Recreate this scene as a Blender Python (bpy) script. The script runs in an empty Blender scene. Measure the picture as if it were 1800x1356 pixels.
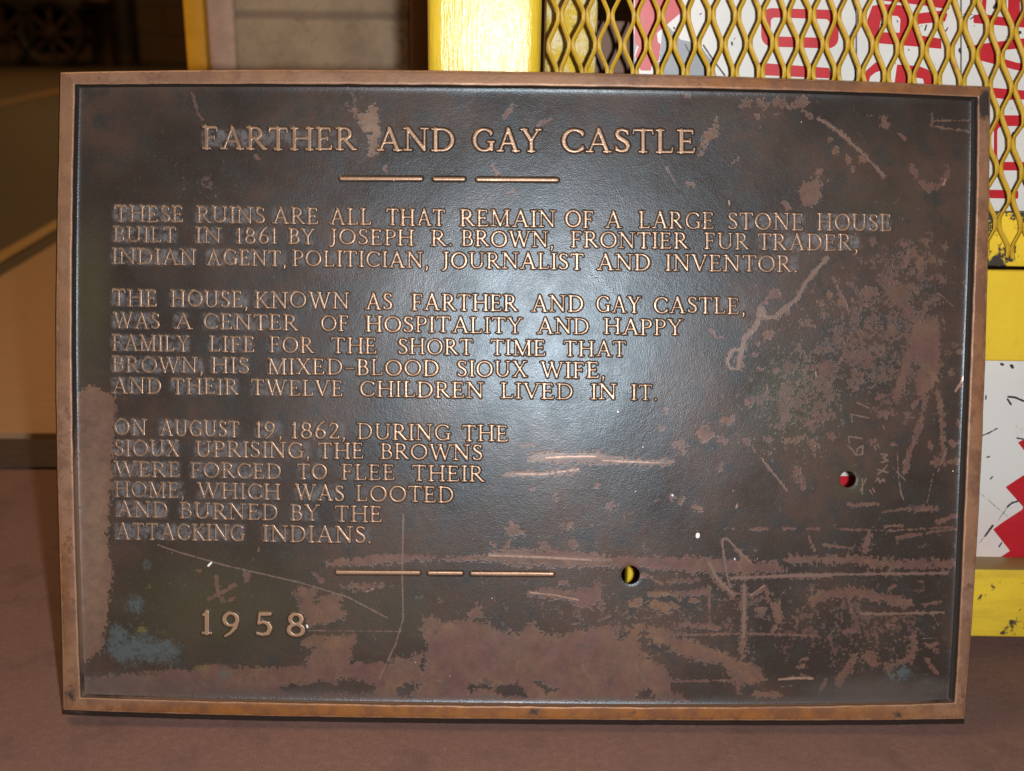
import bpy, bmesh, math, random
import numpy as np
from mathutils import Matrix, Vector

# ------------------------------------------------------------------ camera geometry
F = 1900.0                      # focal length in photograph pixels (1800 wide)
CX, CY = 900.0, 678.0
PITCH = math.radians(18.0)
PLAQUE_W = 0.90
TOP = [(106,127.5),(300,124.5),(500,123),(750,123.5),(1000,128),(1240,134.5),(1500,142),(1741,153)]
RIGHT = [(1741,153),(1739,300),(1734,560),(1727,770),(1714,1000),(1705,1150),(1695,1264)]
BOTTOM = [(111,1248),(300,1255),(560,1260.5),(740,1262.7),(900,1264.5),(1220,1267),(1400,1266.5),(1695,1264)]
LEFT = [(106,127.5),(103,250),(101,400),(100,770),(103,940),(109,1100),(111,1248)]

def solve():
    q = np.array([[106,127.5],[1741,153],[1694,1262],[111,1245]], float) - [CX, CY]
    A = []
    for (X,Y),(x,y) in zip([(0,1),(1,1),(1,0),(0,0)], q):
        A.append([X,Y,1,0,0,0,-x*X,-x*Y,-x]); A.append([0,0,0,X,Y,1,-y*X,-y*Y,-y])
    H = np.linalg.svd(np.array(A))[2][-1].reshape(3,3)
    M = np.linalg.inv(np.diag([F,F,1.])) @ H
    if M[2,2] < 0: M = -M
    M /= np.linalg.norm(M[:,0])/PLAQUE_W
    a, b, t = M.T
    c, s = math.cos(PITCH), math.sin(PITCH)
    Rp = np.array([[1,0,0],[0,-s,c],[0,-c,-s]])
    def R_of(r):
        cr, sr = math.cos(r), math.sin(r)
        return Rp @ np.array([[cr,-sr,0],[sr,cr,0],[0,0,1]])
    lo, hi = -0.06, 0.06
    for _ in range(60):
        m = (lo+hi)/2
        if (R_of(m)@a)[2] > 0: lo = m
        else: hi = m
    R = R_of(m)
    return R, R@a, R@b, R@t
RW, PA, PB, PT = solve()
PU = PA/np.linalg.norm(PA)
PN = np.cross(PA, PB); PN /= np.linalg.norm(PN)      # out of the plaque, towards the viewer
if PN[1] > 0: PN = -PN
PV = np.cross(PN, PU)
RIM_T = 0.013                                        # thickness of the casting behind the rim face
DEPTH = 0.0085                                       # recess of the panel below the rim face

def rays(px, py):
    d = np.stack([(np.asarray(px,float)-CX)/F, (np.asarray(py,float)-CY)/F, np.ones_like(np.asarray(px,float))], -1)
    return d @ RW.T
def on_plaque_cam(px, py, h):
    d = rays(px, py); p0 = PT + 0
    num = p0 @ PN + np.asarray(h, float)
    return d * (num/(d @ PN))[..., None]
_bt = np.array(BOTTOM)
_low = on_plaque_cam(_bt[:,0], _bt[:,1]+8.5, np.full(len(_bt),-RIM_T))[:,2].min()
HC = -_low + 0.0005
CAM = np.array([0, 0, HC])
def P(px, py, h): return on_plaque_cam(px, py, h) + CAM
def ONY(px, py, yc):
    d = rays(px, py); return d*(yc/d[...,1])[...,None] + CAM
def ONZ(px, py, z=0.0):
    d = rays(px, py); return d*((z-HC)/d[...,2])[...,None] + CAM

scene = bpy.context.scene
cam_data = bpy.data.cameras.new('camera'); cam = bpy.data.objects.new('camera', cam_data)
scene.collection.objects.link(cam); scene.camera = cam
cm = Matrix.Identity(4)
for i in range(3):
    cm[i][0] = RW[i,0]; cm[i][1] = -RW[i,1]; cm[i][2] = -RW[i,2]; cm[i][3] = CAM[i]
cam.matrix_world = cm
cam_data.sensor_width = 36.0; cam_data.lens = 36.0*F/1800
cam_data.clip_start = 0.02; cam_data.clip_end = 200
cam_data.dof.use_dof = True; cam_data.dof.focus_distance = 1.09; cam_data.dof.aperture_fstop = 4.6

# ------------------------------------------------------------------ light
w = bpy.data.worlds.new('World'); scene.world = w; w.use_nodes = True
bg = w.node_tree.nodes['Background']; bg.inputs[0].default_value = (1.0,0.62,0.34,1); bg.inputs[1].default_value = 0.045
def lamp(name, kind, loc, power, col, size=0.02, target=None):
    l = bpy.data.lights.new(name, kind); l.energy = power; l.color = col
    o = bpy.data.objects.new(name, l); scene.collection.objects.link(o); o.location = loc
    if kind == 'AREA': l.size = size
    else: l.shadow_soft_size = size
    if target is not None:
        o.rotation_euler = (Vector(target)-Vector(loc)).to_track_quat('-Z','Y').to_euler()
    return o
FL = CAM + RW @ np.array([0.068, 0.004, 0.0])
lamp('camera_flash', 'POINT', FL, 55.0, (1.0,0.965,0.955), 0.014)
lamp('ceiling_lamp', 'AREA', (-1.8,1.2,3.4), 52.0, (1.0,0.60,0.30), 1.2, (-1.5,2.4,0))
lamp('far_ceiling_lamp', 'AREA', (-6,15,5.5), 150.0, (1.0,0.5,0.16), 2.0, (-6,15,0))
vs = scene.view_settings
vs.view_transform = 'Standard'; vs.look = 'None'; vs.exposure = 0.0; vs.gamma = 1.0

# ------------------------------------------------------------------ helpers
C = scene.collection
def link(name, me, mat=None, parent=None):
    o = bpy.data.objects.new(name, me); C.objects.link(o)
    if mat: me.materials.append(mat)
    if parent:
        o.parent = parent; o.matrix_parent_inverse = parent.matrix_world.inverted()
    return o
def mesh_np(name, V, Q, attrs=None, smooth=True):
    V = np.asarray(V, np.float32).reshape(-1,3); Q = np.asarray(Q, np.int32)
    n = Q.shape[1]; me = bpy.data.meshes.new(name)
    me.vertices.add(len(V)); me.vertices.foreach_set('co', V.ravel())
    me.loops.add(Q.size); me.loops.foreach_set('vertex_index', Q.ravel())
    me.polygons.add(len(Q)); me.polygons.foreach_set('loop_start', np.arange(0,Q.size,n,dtype=np.int32))
    me.polygons.foreach_set('use_smooth', np.full(len(Q), smooth))
    for k, a in (attrs or {}).items():
        at = me.attributes.new(k, 'FLOAT', 'POINT'); at.data.foreach_set('value', np.asarray(a,np.float32).ravel())
    me.update(calc_edges=True); me.validate()
    return me
def empty(name, loc, label=None, cat=None, group=None):
    o = bpy.data.objects.new(name, None); C.objects.link(o); o.matrix_world = Matrix.Translation(Vector(loc)); o.empty_display_size = .05
    tag(o, label, cat, group); return o
def tag(o, label=None, cat=None, group=None, kind=None):
    if label: o['label'] = label
    if cat: o['category'] = cat
    if group: o['group'] = group
    if kind: o['kind'] = kind
    return o
def box(lo, hi, bevel=0.0, seg=2, bm=None):
    b = bm or bmesh.new()
    r = bmesh.ops.create_cube(b, size=1.0)
    lo = Vector(lo); hi = Vector(hi)
    for v in r['verts']: v.co = Vector([(lo[i]+hi[i])/2 + v.co[i]*(hi[i]-lo[i]) for i in range(3)])
    if bevel:
        es = list({e for v in r['verts'] for e in v.link_edges})
        bmesh.ops.bevel(b, geom=es, offset=bevel, segments=seg, profile=.5, affect='EDGES')
    return b
def bobj(name, b, mat, parent=None, smooth=True):
    me = bpy.data.meshes.new(name); b.to_mesh(me); b.free()
    if smooth:
        for p in me.polygons: p.use_smooth = True
        try: me.set_sharp_from_angle(angle=math.radians(40))
        except Exception: pass
    return link(name, me, mat, parent)

# ------------------------------------------------------------------ node materials
class NT:
    def __init__(s, name):
        s.m = bpy.data.materials.new(name); s.m.use_nodes = True; s.t = s.m.node_tree
        s.b = s.t.nodes['Principled BSDF']
        s.co = s.n('ShaderNodeTexCoord').outputs['Object']
    def n(s, typ, **kw):
        x = s.t.nodes.new(typ)
        for k, v in kw.items(): setattr(x, k, v)
        return x
    def put(s, sock, v):
        if isinstance(v, bpy.types.NodeSocket): s.t.links.new(v, sock)
        elif isinstance(v, (tuple, list)) and sock.type == 'RGBA' and len(v) == 3: sock.default_value = (*v, 1)
        else: sock.default_value = v
    def math(s, op, a, b=0.0, c=None, clamp=False):
        x = s.n('ShaderNodeMath', operation=op, use_clamp=clamp); s.put(x.inputs[0], a); s.put(x.inputs[1], b)
        if c is not None: s.put(x.inputs[2], c)
        return x.outputs[0]
    def noise(s, scale, detail=3, rough=.55, vec=None, dist=0.0, col=False):
        x = s.n('ShaderNodeTexNoise'); x.inputs['Scale'].default_value = scale; x.inputs['Detail'].default_value = detail
        x.inputs['Roughness'].default_value = rough; x.inputs['Distortion'].default_value = dist
        s.t.links.new(vec if vec is not None else s.co, x.inputs['Vector']); return x.outputs['Color' if col else 'Fac']
    def mapped(s, scale=(1,1,1), rot=(0,0,0), loc=(0,0,0)):
        x = s.n('ShaderNodeMapping'); x.inputs['Scale'].default_value = scale; x.inputs['Rotation'].default_value = rot; x.inputs['Location'].default_value = loc
        s.t.links.new(s.co, x.inputs['Vector']); return x.outputs[0]
    def step(s, v, a, b, lo=0.0, hi=1.0):
        x = s.n('ShaderNodeMapRange', interpolation_type='SMOOTHSTEP'); s.put(x.inputs[0], v)
        for i, q in enumerate((a, b, lo, hi)): s.put(x.inputs[i+1], q)
        return x.outputs[0]
    def lin(s, v, a, b, lo=0.0, hi=1.0):
        x = s.n('ShaderNodeMapRange'); s.put(x.inputs[0], v)
        for i, q in enumerate((a, b, lo, hi)): s.put(x.inputs[i+1], q)
        return x.outputs[0]
    def mix(s, f, a, b):
        x = s.n('ShaderNodeMix', data_type='RGBA'); s.put(x.inputs[0], f); s.put(x.inputs[6], a); s.put(x.inputs[7], b); return x.outputs[2]
    def attr(s, name):
        x = s.n('ShaderNodeAttribute', attribute_name=name); return x.outputs['Fac']
    def bump(s, h, strength=.3, dist=.001, prev=None):
        x = s.n('ShaderNodeBump'); x.inputs['Strength'].default_value = strength; x.inputs['Distance'].default_value = dist
        s.put(x.inputs['Height'], h)
        if prev is not None: s.t.links.new(prev, x.inputs['Normal'])
        return x.outputs[0]
    def out(s, col=None, rough=None, metal=None, normal=None, spec=None, tint=None):
        for k, v in (('Base Color',col),('Roughness',rough),('Metallic',metal),('Normal',normal),('Specular IOR Level',spec),('Specular Tint',tint)):
            if v is not None: s.put(s.b.inputs[k], v)
        return s.m

def bronze():
    t = NT('patinated_bronze')
    big = t.noise(9, 3); mid = t.noise(45, 4); fine = t.noise(420, 4, .7); grit = t.noise(800, 2, .55)
    base = t.mix(t.step(big,.35,.65), (.036,.026,.021), (.074,.048,.036))
    base = t.mix(t.step(mid,.45,.75), base, (.034,.030,.026))
    base = t.mix(t.step(t.attr('olive'),0,1), base, t.mix(fine,(.050,.043,.024),(.070,.058,.034)))
    base = t.mix(t.math('MULTIPLY', t.step(t.noise(330,5,.8), .56, .68), .55), base, (.10,.068,.052))
    ragged = t.math('ADD', t.math('MULTIPLY', t.math('SUBTRACT', t.noise(300,3,.6), .5), 4.2), t.math('MULTIPLY', t.math('SUBTRACT', t.noise(95,3,.6), .5), 2.6))
    wear = t.step(t.math('ADD', t.attr('wear'), ragged), -.14, .22)
    speckn = t.math('ADD', t.math('MULTIPLY', t.noise(250,4,.72), .62), t.math('MULTIPLY', t.noise(75,2,.5), .38))
    speck = t.step(t.math('ADD', speckn, t.math('MULTIPLY', t.attr('speck'), .2)), .665, .70)
    wearall = t.math('MAXIMUM', wear, t.math('MULTIPLY', speck, .74))
    cop = t.mix(t.step(t.noise(30,4,.6),.35,.7), (.170,.100,.070), (.150,.075,.066))
    cop = t.mix(t.step(t.noise(18,3),.52,.72), cop, (.205,.114,.066))
    cop = t.mix(t.step(t.noise(55,5,.7),.55,.7), cop, (.105,.070,.066))
    cop = t.mix(t.step(fine,.45,.8), cop, (.135,.082,.064))
    cop = t.mix(t.attr('tan'), cop, (.25,.165,.115))
    col = t.mix(t.math('MULTIPLY', wearall, t.lin(t.noise(85,5,.75),.32,.68,.55,1.0)), base, cop)
    thin = t.step(t.math('ADD', t.attr('thin'), t.math('MULTIPLY', ragged, .35)), -.1, .35)
    col = t.mix(t.math('MULTIPLY', thin, .8), col, (.18,.125,.10))
    col = t.mix(t.math('MULTIPLY', t.step(t.math('ADD',t.attr('dust'), t.math('MULTIPLY',t.math('SUBTRACT',mid,.5),.9)),.1,1.0), .75), col, (.085,.070,.066))
    blue = t.step(t.math('ADD', t.math('MULTIPLY', t.attr('blue'), .95), t.math('MULTIPLY', t.math('SUBTRACT', t.noise(170,6,.78,dist=.6), .62), 3.2)), -.05, .7)
    col = t.mix(t.math('MULTIPLY', blue, .8), col, (.080,.105,.112))
    yel = t.step(t.math('ADD', t.attr('yellow'), t.math('MULTIPLY', t.math('SUBTRACT', t.noise(240,6,.8,dist=.8), .62), 3.5)), .15, .7)
    col = t.mix(t.math('MULTIPLY', yel, .8), col, (.14,.125,.04))
    top = t.step(t.math('ADD', t.attr('top'), t.math('MULTIPLY', t.math('SUBTRACT', fine, .5), .5)), .55, .85)
    col = t.mix(t.math('MULTIPLY', t.math('MULTIPLY', top, t.lin(mid,.3,.65,1.0,.82)), t.math('SUBTRACT', 1.0, t.math('MULTIPLY', t.attr('wordgrey'), .42))), col, t.mix(fine, (.52,.345,.225), (.38,.24,.155)))
    bri = t.step(t.math('ADD', t.attr('bright'), t.math('MULTIPLY', ragged, .3)), -.1, .3)
    col = t.mix(t.math('MULTIPLY', bri, .8), col, (.38,.25,.185))
    col = t.mix(t.math('MULTIPLY', t.math('MULTIPLY', t.attr('wordgrey'), t.step(t.noise(130,5,.75),.36,.64)), t.math('SUBTRACT', 1.0, top)), col, (.165,.16,.165))
    wht = t.step(t.attr('white'), -.1, .2)
    col = t.mix(wht, col, (.8,.82,.78))
    metal = t.math('MULTIPLY', t.math('MAXIMUM', t.math('MULTIPLY', top, .40), t.math('MAXIMUM', t.math('MULTIPLY',wearall,.12), t.math('MULTIPLY', bri, .35))), t.math('SUBTRACT', 1.0, wht))
    rough = t.math('ADD', t.math('MULTIPLY', wearall, .03), t.lin(mid,.3,.7,.285,.37))
    b1 = t.bump(t.noise(120,3,.6), .16, .0010)
    b2 = t.bump(t.math('MULTIPLY', grit, t.math('SUBTRACT', 1.0, t.math('MULTIPLY', wearall, .6))), .30, .0006, b1)
    b3 = t.bump(t.math('MULTIPLY', wearall, -1.0), .06, .0004, b2)
    return t.out(col, rough, metal, b3, .52, (.66,.86,1.0,1))

def rim_mat():
    t = NT('worn_copper_rim')
    mid = t.noise(38,5,.65); fine = t.noise(380,4,.7); big = t.noise(6,3)
    col = t.mix(t.step(mid,.38,.62), (.29,.170,.112), (.185,.102,.064))
    col = t.mix(t.step(t.noise(75,5,.75),.52,.66), col, (.15,.082,.056))
    col = t.mix(t.step(big,.45,.7), col, (.28,.15,.075))
    col = t.mix(t.step(t.attr('orange'),0,1), col, t.mix(t.step(mid,.4,.65),(.27,.108,.026),(.17,.068,.028)))
    col = t.mix(t.math('MULTIPLY', t.step(fine,.55,.8), .5), col, (.12,.07,.05))
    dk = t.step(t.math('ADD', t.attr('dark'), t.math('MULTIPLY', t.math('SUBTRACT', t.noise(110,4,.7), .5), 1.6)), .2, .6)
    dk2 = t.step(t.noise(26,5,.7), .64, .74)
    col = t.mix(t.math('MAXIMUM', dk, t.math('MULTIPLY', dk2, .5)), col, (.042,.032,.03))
    wall = t.attr('wall')
    wc = t.mix(t.step(t.math('ADD', t.attr('tan'), t.math('MULTIPLY',t.math('SUBTRACT',mid,.5),.6)), .3, .6), (.033,.028,.025), (.17,.11,.075))
    col = t.mix(t.step(wall,.35,.75), col, wc)
    edge = t.step(t.math('ADD', t.attr('edge'), t.math('MULTIPLY', t.math('SUBTRACT', t.noise(90,4,.7),.5),1.6)), .5, .9)
    col = t.mix(t.math('MULTIPLY', edge, .8), col, (.38,.23,.14))
    b = t.bump(t.noise(140,4,.65), .25, .001); b = t.bump(fine, .35, .0005, b)
    return t.out(col, t.lin(mid,.3,.7,.36,.48), t.lin(wall,0,1,.18,.05), b, .5)

# ------------------------------------------------------------------ distance fields in the picture's pixels
def seg_d(X, Y, pts, closed=False):
    d = np.full(X.shape, 1e9, np.float32)
    n = len(pts)
    for i in range(n if closed else max(n-1,1)):
        x0,y0 = pts[i]; x1,y1 = pts[(i+1) % n]
        dx,dy = x1-x0, y1-y0; L = dx*dx+dy*dy
        t = np.clip(((X-x0)*dx+(Y-y0)*dy)/L,0,1) if L > 0 else 0.0
        d = np.minimum(d, np.hypot(X-x0-t*dx, Y-y0-t*dy))
    return d
def poly_d(X, Y, pts):
    d = seg_d(X, Y, pts, True); ins = np.zeros(X.shape, bool)
    for i in range(len(pts)):
        x0,y0 = pts[i]; x1,y1 = pts[(i+1) % len(pts)]
        if y0 == y1: continue
        c = ((Y < y0) != (Y < y1)) & (X < (x1-x0)*(Y-y0)/(y1-y0)+x0)
        ins ^= c
    return np.where(ins, -d, d)
class Field:
    """One value per grid point; shapes are painted in by windows for speed."""
    def __init__(s, X, Y): s.X, s.Y = X, Y
    def new(s, v=-2.0): return np.full(s.X.shape, v, np.float32)
    def win(s, pts, pad):
        p = np.array(pts); m = (s.X > p[:,0].min()-pad)&(s.X < p[:,0].max()+pad)&(s.Y > p[:,1].min()-pad)&(s.Y < p[:,1].max()+pad)
        return np.nonzero(m)
    def line(s, A, pts, r, soft=5.0, amp=1.0):
        w_ = s.win(pts, r+soft*2.2); 
        if len(w_[0]) == 0: return
        v = np.clip((r-seg_d(s.X[w_], s.Y[w_], pts))/soft, -2, amp); A[w_] = np.maximum(A[w_], v)
    def poly(s, A, pts, soft=6.0, amp=1.0, neg=False):
        w_ = s.win(pts, soft*2.2)
        if len(w_[0]) == 0: return
        v = np.clip(-poly_d(s.X[w_], s.Y[w_], pts)/soft, -2, amp)
        A[w_] = np.minimum(A[w_], np.where(v > -1.2, -v, 9)) if neg else np.maximum(A[w_], v)
    def gauss(s, A, x, y, rx, ry=None, amp=1.0):
        ry = ry or rx
        A += amp*np.exp(-(((s.X-x)/rx)**2+((s.Y-y)/ry)**2)).astype(np.float32)
def Z(ox, oy, k, pts): return [(ox+x/k, oy+y/k) for x, y in pts]

# the bronze plaque's wear, traced
WT, WR, WC, WA, WB, WD, WE, WL, WM, WG = (320,140,3.6),(780,140,3.6),(1240,140,3.229),(780,320,2.903),(1240,560,3.082),(860,680,3.0),(560,960,2.727),(80,940,2.727),(1140,960,2.727),(0,400,1.4186)
POLYS = [
 (WT,[(1065,205),(1100,195),(1165,215),(1185,175),(1215,150),(1225,185),(1250,230),(1250,370),(1235,440),(1210,490),(1175,470),(1170,430),(1195,340),(1165,350),(1140,280),(1110,240)]),
 (WR,[(1730,230),(1735,340),(1690,380),(1610,480),(1640,370),(1690,300)]),
 (WC,[(520,630),(560,580),(630,570),(695,575),(655,620),(655,670),(620,720),(575,715),(545,680)]),
 (WC,[(1190,560),(1240,570),(1320,590),(1375,500),(1385,540),(1350,610),(1280,640),(1225,620)]),
 (WB,[(1130,0),(1260,0),(1275,150),(1270,330),(1180,440),(1140,420),(1150,250),(1100,200)]),
 (WB,[(910,500),(1000,490),(1025,520),(960,550)]),
 (WD,[(205,360),(300,345),(420,340),(580,345),(600,365),(820,390),(975,385),(985,405),(880,420),(600,410),(330,400),(210,400)]),
 (WD,[(80,460),(130,450),(280,440),(470,425),(475,445),(300,480),(170,470),(100,480)]),
 (WD,[(90,760),(120,685),(160,730),(195,780),(110,795)]),
 (WD,[(0,862),(200,852),(540,872),(640,890),(1150,900),(1560,930),(1560,982),(1200,985),(760,955),(340,950),(150,945),(0,905)]),
 (WE,[(490,350),(560,340),(600,370),(700,350),(830,380),(850,400),(960,420),(1000,380),(1030,365),(1080,420),(1150,430),(1250,400),(1330,390),(1440,385),(1560,385),(1540,430),(1540,520),(1600,550),(1680,620),(1600,640),(1620,690),(1700,720),(1800,745),(0,748),(0,620),(500,600),(520,480)]),
 (WL,[(1185,290),(1230,240),(1300,260),(1300,330),(1345,290),(1410,280),(1435,400),(1270,440),(1230,380)]),
 (WL,[(1220,500),(1300,490),(1480,480),(1500,560),(1450,600),(1800,560),(1800,790),(170,775),(170,690),(700,640),(820,620),(1000,640),(1250,630),(1290,540)]),
 (WG,[(190,405),(240,395),(290,420),(285,560),(275,700),(265,780),(280,860),(270,950),(255,1060),(190,1090)]),
 (WM,[(60,420),(200,450),(420,530),(540,590),(560,640),(420,680),(400,620),(250,560),(120,500)]),
 (WM,[(0,380),(100,400),(110,480),(0,470)]),
 (WM,[(0,540),(60,560),(110,630),(100,690),(200,740),(0,748)]),
 (WE,[(1000,230),(1080,190),(1180,215),(1280,200),(1340,170),(1355,260),(1300,300),(1200,260),(1080,250)]),
 (WE,[(90,60),(300,40),(560,40),(570,60),(830,40),(1100,50),(1100,75),(860,75),(600,65),(300,90),(60,95),(40,80)]),
 (WE,[(100,190),(310,180),(300,200),(130,210)]),
 (WE,[(715,310),(760,280),(790,300),(800,345),(730,340)]),
]
NEG = [
 (WE,[(180,430),(400,420),(490,440),(480,500),(440,540),(380,530),(330,560),(150,560)]),
 (WE,[(0,650),(60,665),(60,700),(0,705)]), (WE,[(90,640),(200,640),(270,665),(250,715),(150,690),(90,680)]),
 (WE,[(380,690),(420,660),(480,668),(440,720),(380,725)]), (WE,[(710,670),(830,655),(820,690),(730,690)]),
 (WE,[(840,690),(870,660),(960,660),(995,720),(880,720)]), (WE,[(1040,655),(1080,660),(1135,695),(1090,700)]),
 (WE,[(1540,700),(1590,685),(1600,730),(1520,740)]), (WE,[(1400,400),(1500,405),(1480,440),(1410,430)]),
 (WL,[(1130,735),(1170,705),(1210,720),(1330,700),(1400,720),(1420,690),(1580,720),(1570,770),(1400,760),(1220,765),(1160,770)]),
 (WL,[(1690,770),(1720,720),(1770,735),(1740,780)]),
 (WM,[(240,570),(340,560),(390,610),(300,640),(220,620)]), (WM,[(190,650),(380,655),(400,700),(420,745),(240,745),(190,700)]),
]
# (frame, radius in source px, points)
LINES = [
 (WT,2.6,[(70,90),(85,150),(100,210),(130,255)]),(WT,3,[(470,490),(486,505)]),(WT,3.5,[(1292,560),(1290,582)]),(WT,3,[(1050,30),(1050,60)]),
 (WR,5,[(385,240),(405,210),(425,180)]),(WR,3,[(600,290),(675,255)]),(WR,3.5,[(310,550),(345,590)]),(WR,3,[(1535,105),(1550,110)]),(WR,4,[(1540,660),(1580,665)]),
 (WC,8,[(220,140),(240,140)]),(WC,7,[(310,130),(330,150)]),(WC,4,[(290,200),(295,215)]),(WC,9,[(405,130),(440,140)]),(WC,6,[(470,155),(490,150)]),(WC,9,[(530,130),(560,120)]),
 (WC,3,[(550,175),(600,215)]),(WC,3.6,[(640,225),(720,270),(800,335),(880,410),(950,480),(1010,548)]),
 (WC,4,[(705,345),(706,346)]),(WC,5.5,[(740,400),(742,412)]),(WC,5.5,[(800,450),(815,465)]),(WC,6,[(885,445),(900,455)]),(WC,3.5,[(835,500),(835,515)]),
 (WC,6,[(1015,225),(1018,260)]),(WC,5,[(640,520),(640,545)]),(WC,4,[(1165,490),(1195,555)]),(WC,2.5,[(1100,310),(1130,340)]),
 (WC,1.8,[(1280,235),(1490,232)]),(WC,1.6,[(1280,265),(1490,295)]),(WC,2,[(1285,190),(1285,290)]),(WC,4,[(450,700),(470,730)]),(WC,2,[(135,490),(185,450)]),
 (WC,4.2,[(690,1010),(640,1070),(570,1150),(520,1240),(450,1310),(400,1345)]),(WC,3,[(725,1130),(770,1230),(810,1320)]),(WC,4,[(700,1220),(705,1240)]),(WC,8,[(910,1220),(930,1205)]),
 (WC,5,[(1150,980),(1130,1060)]),(WC,6,[(1210,1030),(1230,1130)]),(WC,5,[(1330,1120),(1350,1140)]),
 (WA,5.5,[(1750,640),(1730,650),(1690,690),(1640,690),(1615,650),(1600,720),(1580,760),(1530,800),(1525,850),(1510,900),(1500,950)]),
 (WA,3.5,[(1525,850),(1470,860),(1445,910),(1460,950),(1500,955)]),(WA,8,[(1645,780),(1655,780)]),(WA,6,[(1680,575),(1700,578)]),(WA,3,[(1360,760),(1390,790),(1415,795)]),
 (WB,4.2,[(1190,430),(1165,560),(1100,740),(1080,830)]),(WB,4.2,[(1260,400),(1275,520),(1290,740)]),(WB,6.5,[(1110,200),(1060,320),(1035,430)]),
 (WB,6.5,[(1235,780),(1370,775)]),(WB,4.5,[(1100,1030),(1245,1035)]),(WB,3.5,[(1260,1100),(1380,1060)]),(WB,1.55,[(720,1140),(1000,1150),(1340,1130)]),(WB,2.2,[(970,1125),(1065,1122)]),
 (WB,1.9,[(1030,1185),(1200,1160),(1370,1140)]),(WB,1.6,[(1040,1195),(1210,1165)]),(WB,1.7,[(95,1138),(155,1138)]),(WB,2.2,[(245,1140),(325,1138)]),(WB,2.6,[(425,1137),(490,1137)]),(WB,2,[(550,1140),(610,1138)]),
 (WB,6,[(880,1180),(860,1260)]),(WB,2.2,[(640,1225),(700,1235),(795,1243)]),(WB,7,[(445,1305),(745,1305)]),(WB,7,[(770,1300),(880,1310)]),(WB,5,[(890,1315),(990,1320)]),(WB,7,[(1115,1325),(1335,1325)]),
 (WB,2.2,[(300,755),(440,930)]),(WB,2,[(255,700),(270,730)]),(WB,6,[(492,825),(488,850)]),(WB,6,[(512,880),(518,905)]),(WB,2.5,[(560,1180),(590,1255)]),
 (WB,1.7,[(95,1320),(90,1200),(115,1190),(160,1235),(235,1320)]),(WB,8,[(220,655),(235,658)]),(WB,5,[(335,655),(345,655)]),(WB,5.5,[(435,655),(445,655)]),(WB,5.5,[(490,655),(520,650)]),(WB,4,[(560,560),(640,550)]),(WB,5,[(675,635),(680,640)]),
 (WB,3,[(780,1010),(930,1005)]),(WB,2,[(960,1050),(1100,1030)]),
 (WD,13,[(1125,245),(1140,250)]),(WD,7,[(1215,285),(1225,285)]),(WD,8,[(1240,180),(1270,175)]),(WD,9,[(1005,300),(1015,320)]),(WD,5,[(1000,355),(1020,350)]),(WD,6,[(1360,80),(1362,90)]),(WD,4,[(1460,10),(1460,30)]),
 (WD,4,[(905,215),(915,215)]),(WD,4,[(930,125),(930,140)]),(WD,3.5,[(1220,400),(1220,440)]),(WD,5,[(565,515),(567,516)]),(WD,4.5,[(235,540),(237,541)]),(WD,5,[(345,565),(355,590)]),(WD,6,[(640,628),(655,628)]),(WD,6.5,[(395,735),(410,735)]),(WD,3,[(540,725),(542,728)]),
 (WD,4,[(960,580),(970,585)]),(WD,4,[(1000,615),(1020,598)]),(WD,5,[(1080,632),(1105,640)]),(WD,7,[(285,845),(300,850)]),(WD,5.5,[(440,820),(450,850)]),(WD,4,[(85,850),(110,805)]),(WD,3,[(10,820),(30,840)]),
 (WD,6.5,[(1160,920),(1190,1000),(1240,1060),(1285,1100)]),(WD,2.6,[(1235,880),(1250,980),(1280,1090)]),(WD,2.2,[(1300,860),(1420,1000)]),(WD,4.6,[(1345,1050),(1343,1180),(1340,1320)]),
 (WD,3.8,[(1270,1010),(1540,1000),(1800,995)]),(WD,4.6,[(840,1095),(1000,1090),(1150,1080)]),(WD,7,[(755,1150),(790,1130)]),(WD,9,[(870,1150),(930,1165)]),(WD,6,[(960,1140),(985,1160)]),(WD,2.6,[(820,985),(910,1040)]),
 (WD,4,[(950,1030),(1100,1015)]),(WD,5,[(1510,1160),(1520,1240)]),(WD,3,[(1390,1100),(1460,1050),(1470,1130)]),(WD,2,[(1160,1050),(1160,1190)]),(WD,3,[(160,310),(240,310)]),
 (WM,10,[(1060,530),(1085,555)]),(WM,8,[(985,545),(940,610),(905,665)]),(WM,6,[(1140,580),(1240,550),(1270,500),(1270,440)]),(WM,3.5,[(1330,540),(1380,610)]),(WM,5,[(1285,395),(1286,400)]),
 (WM,2.8,[(1015,325),(1200,325),(1415,318)]),(WM,9,[(790,260),(860,235),(1000,220),(1130,250),(1240,275)]),(WM,2,[(150,425),(480,420),(800,430)]),(WM,2,[(80,650),(560,640)]),
 (WM,4.8,[(460,200),(455,400),(445,540),(430,690)]),(WM,7,[(610,280),(615,345)]),(WM,4.5,[(660,65),(930,60)]),(WM,7,[(950,70),(1220,90)]),(WM,5,[(1260,95),(1450,90)]),(WM,3,[(420,155),(640,140),(1430,130)]),
 (WM,4,[(0,230),(290,225)]),(WM,5.5,[(510,705),(620,718)]),(WM,4,[(720,580),(740,580)]),(WM,3,[(1320,280),(1400,270)]),(WM,4,[(960,260),(1000,380)]),(WM,3,[(820,700),(850,640)]),(WM,3,[(590,420),(615,370)]),(WM,4,[(150,375),(340,390)]),
 (WL,3.4,[(820,200),(830,280),(850,320)]),(WL,3,[(780,310),(830,290),(910,240)]),(WL,3,[(1280,180),(1330,220)]),(WL,4,[(965,180),(965,210)]),(WL,3.5,[(890,310),(905,300)]),(WL,7,[(1250,520),(1260,530)]),(WL,3,[(730,170),(740,175)]),(WL,3,[(1020,70),(1022,75)]),
 (WA,2,[(330,60),(360,40)]),
]
_rs = random.Random(5)
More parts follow.
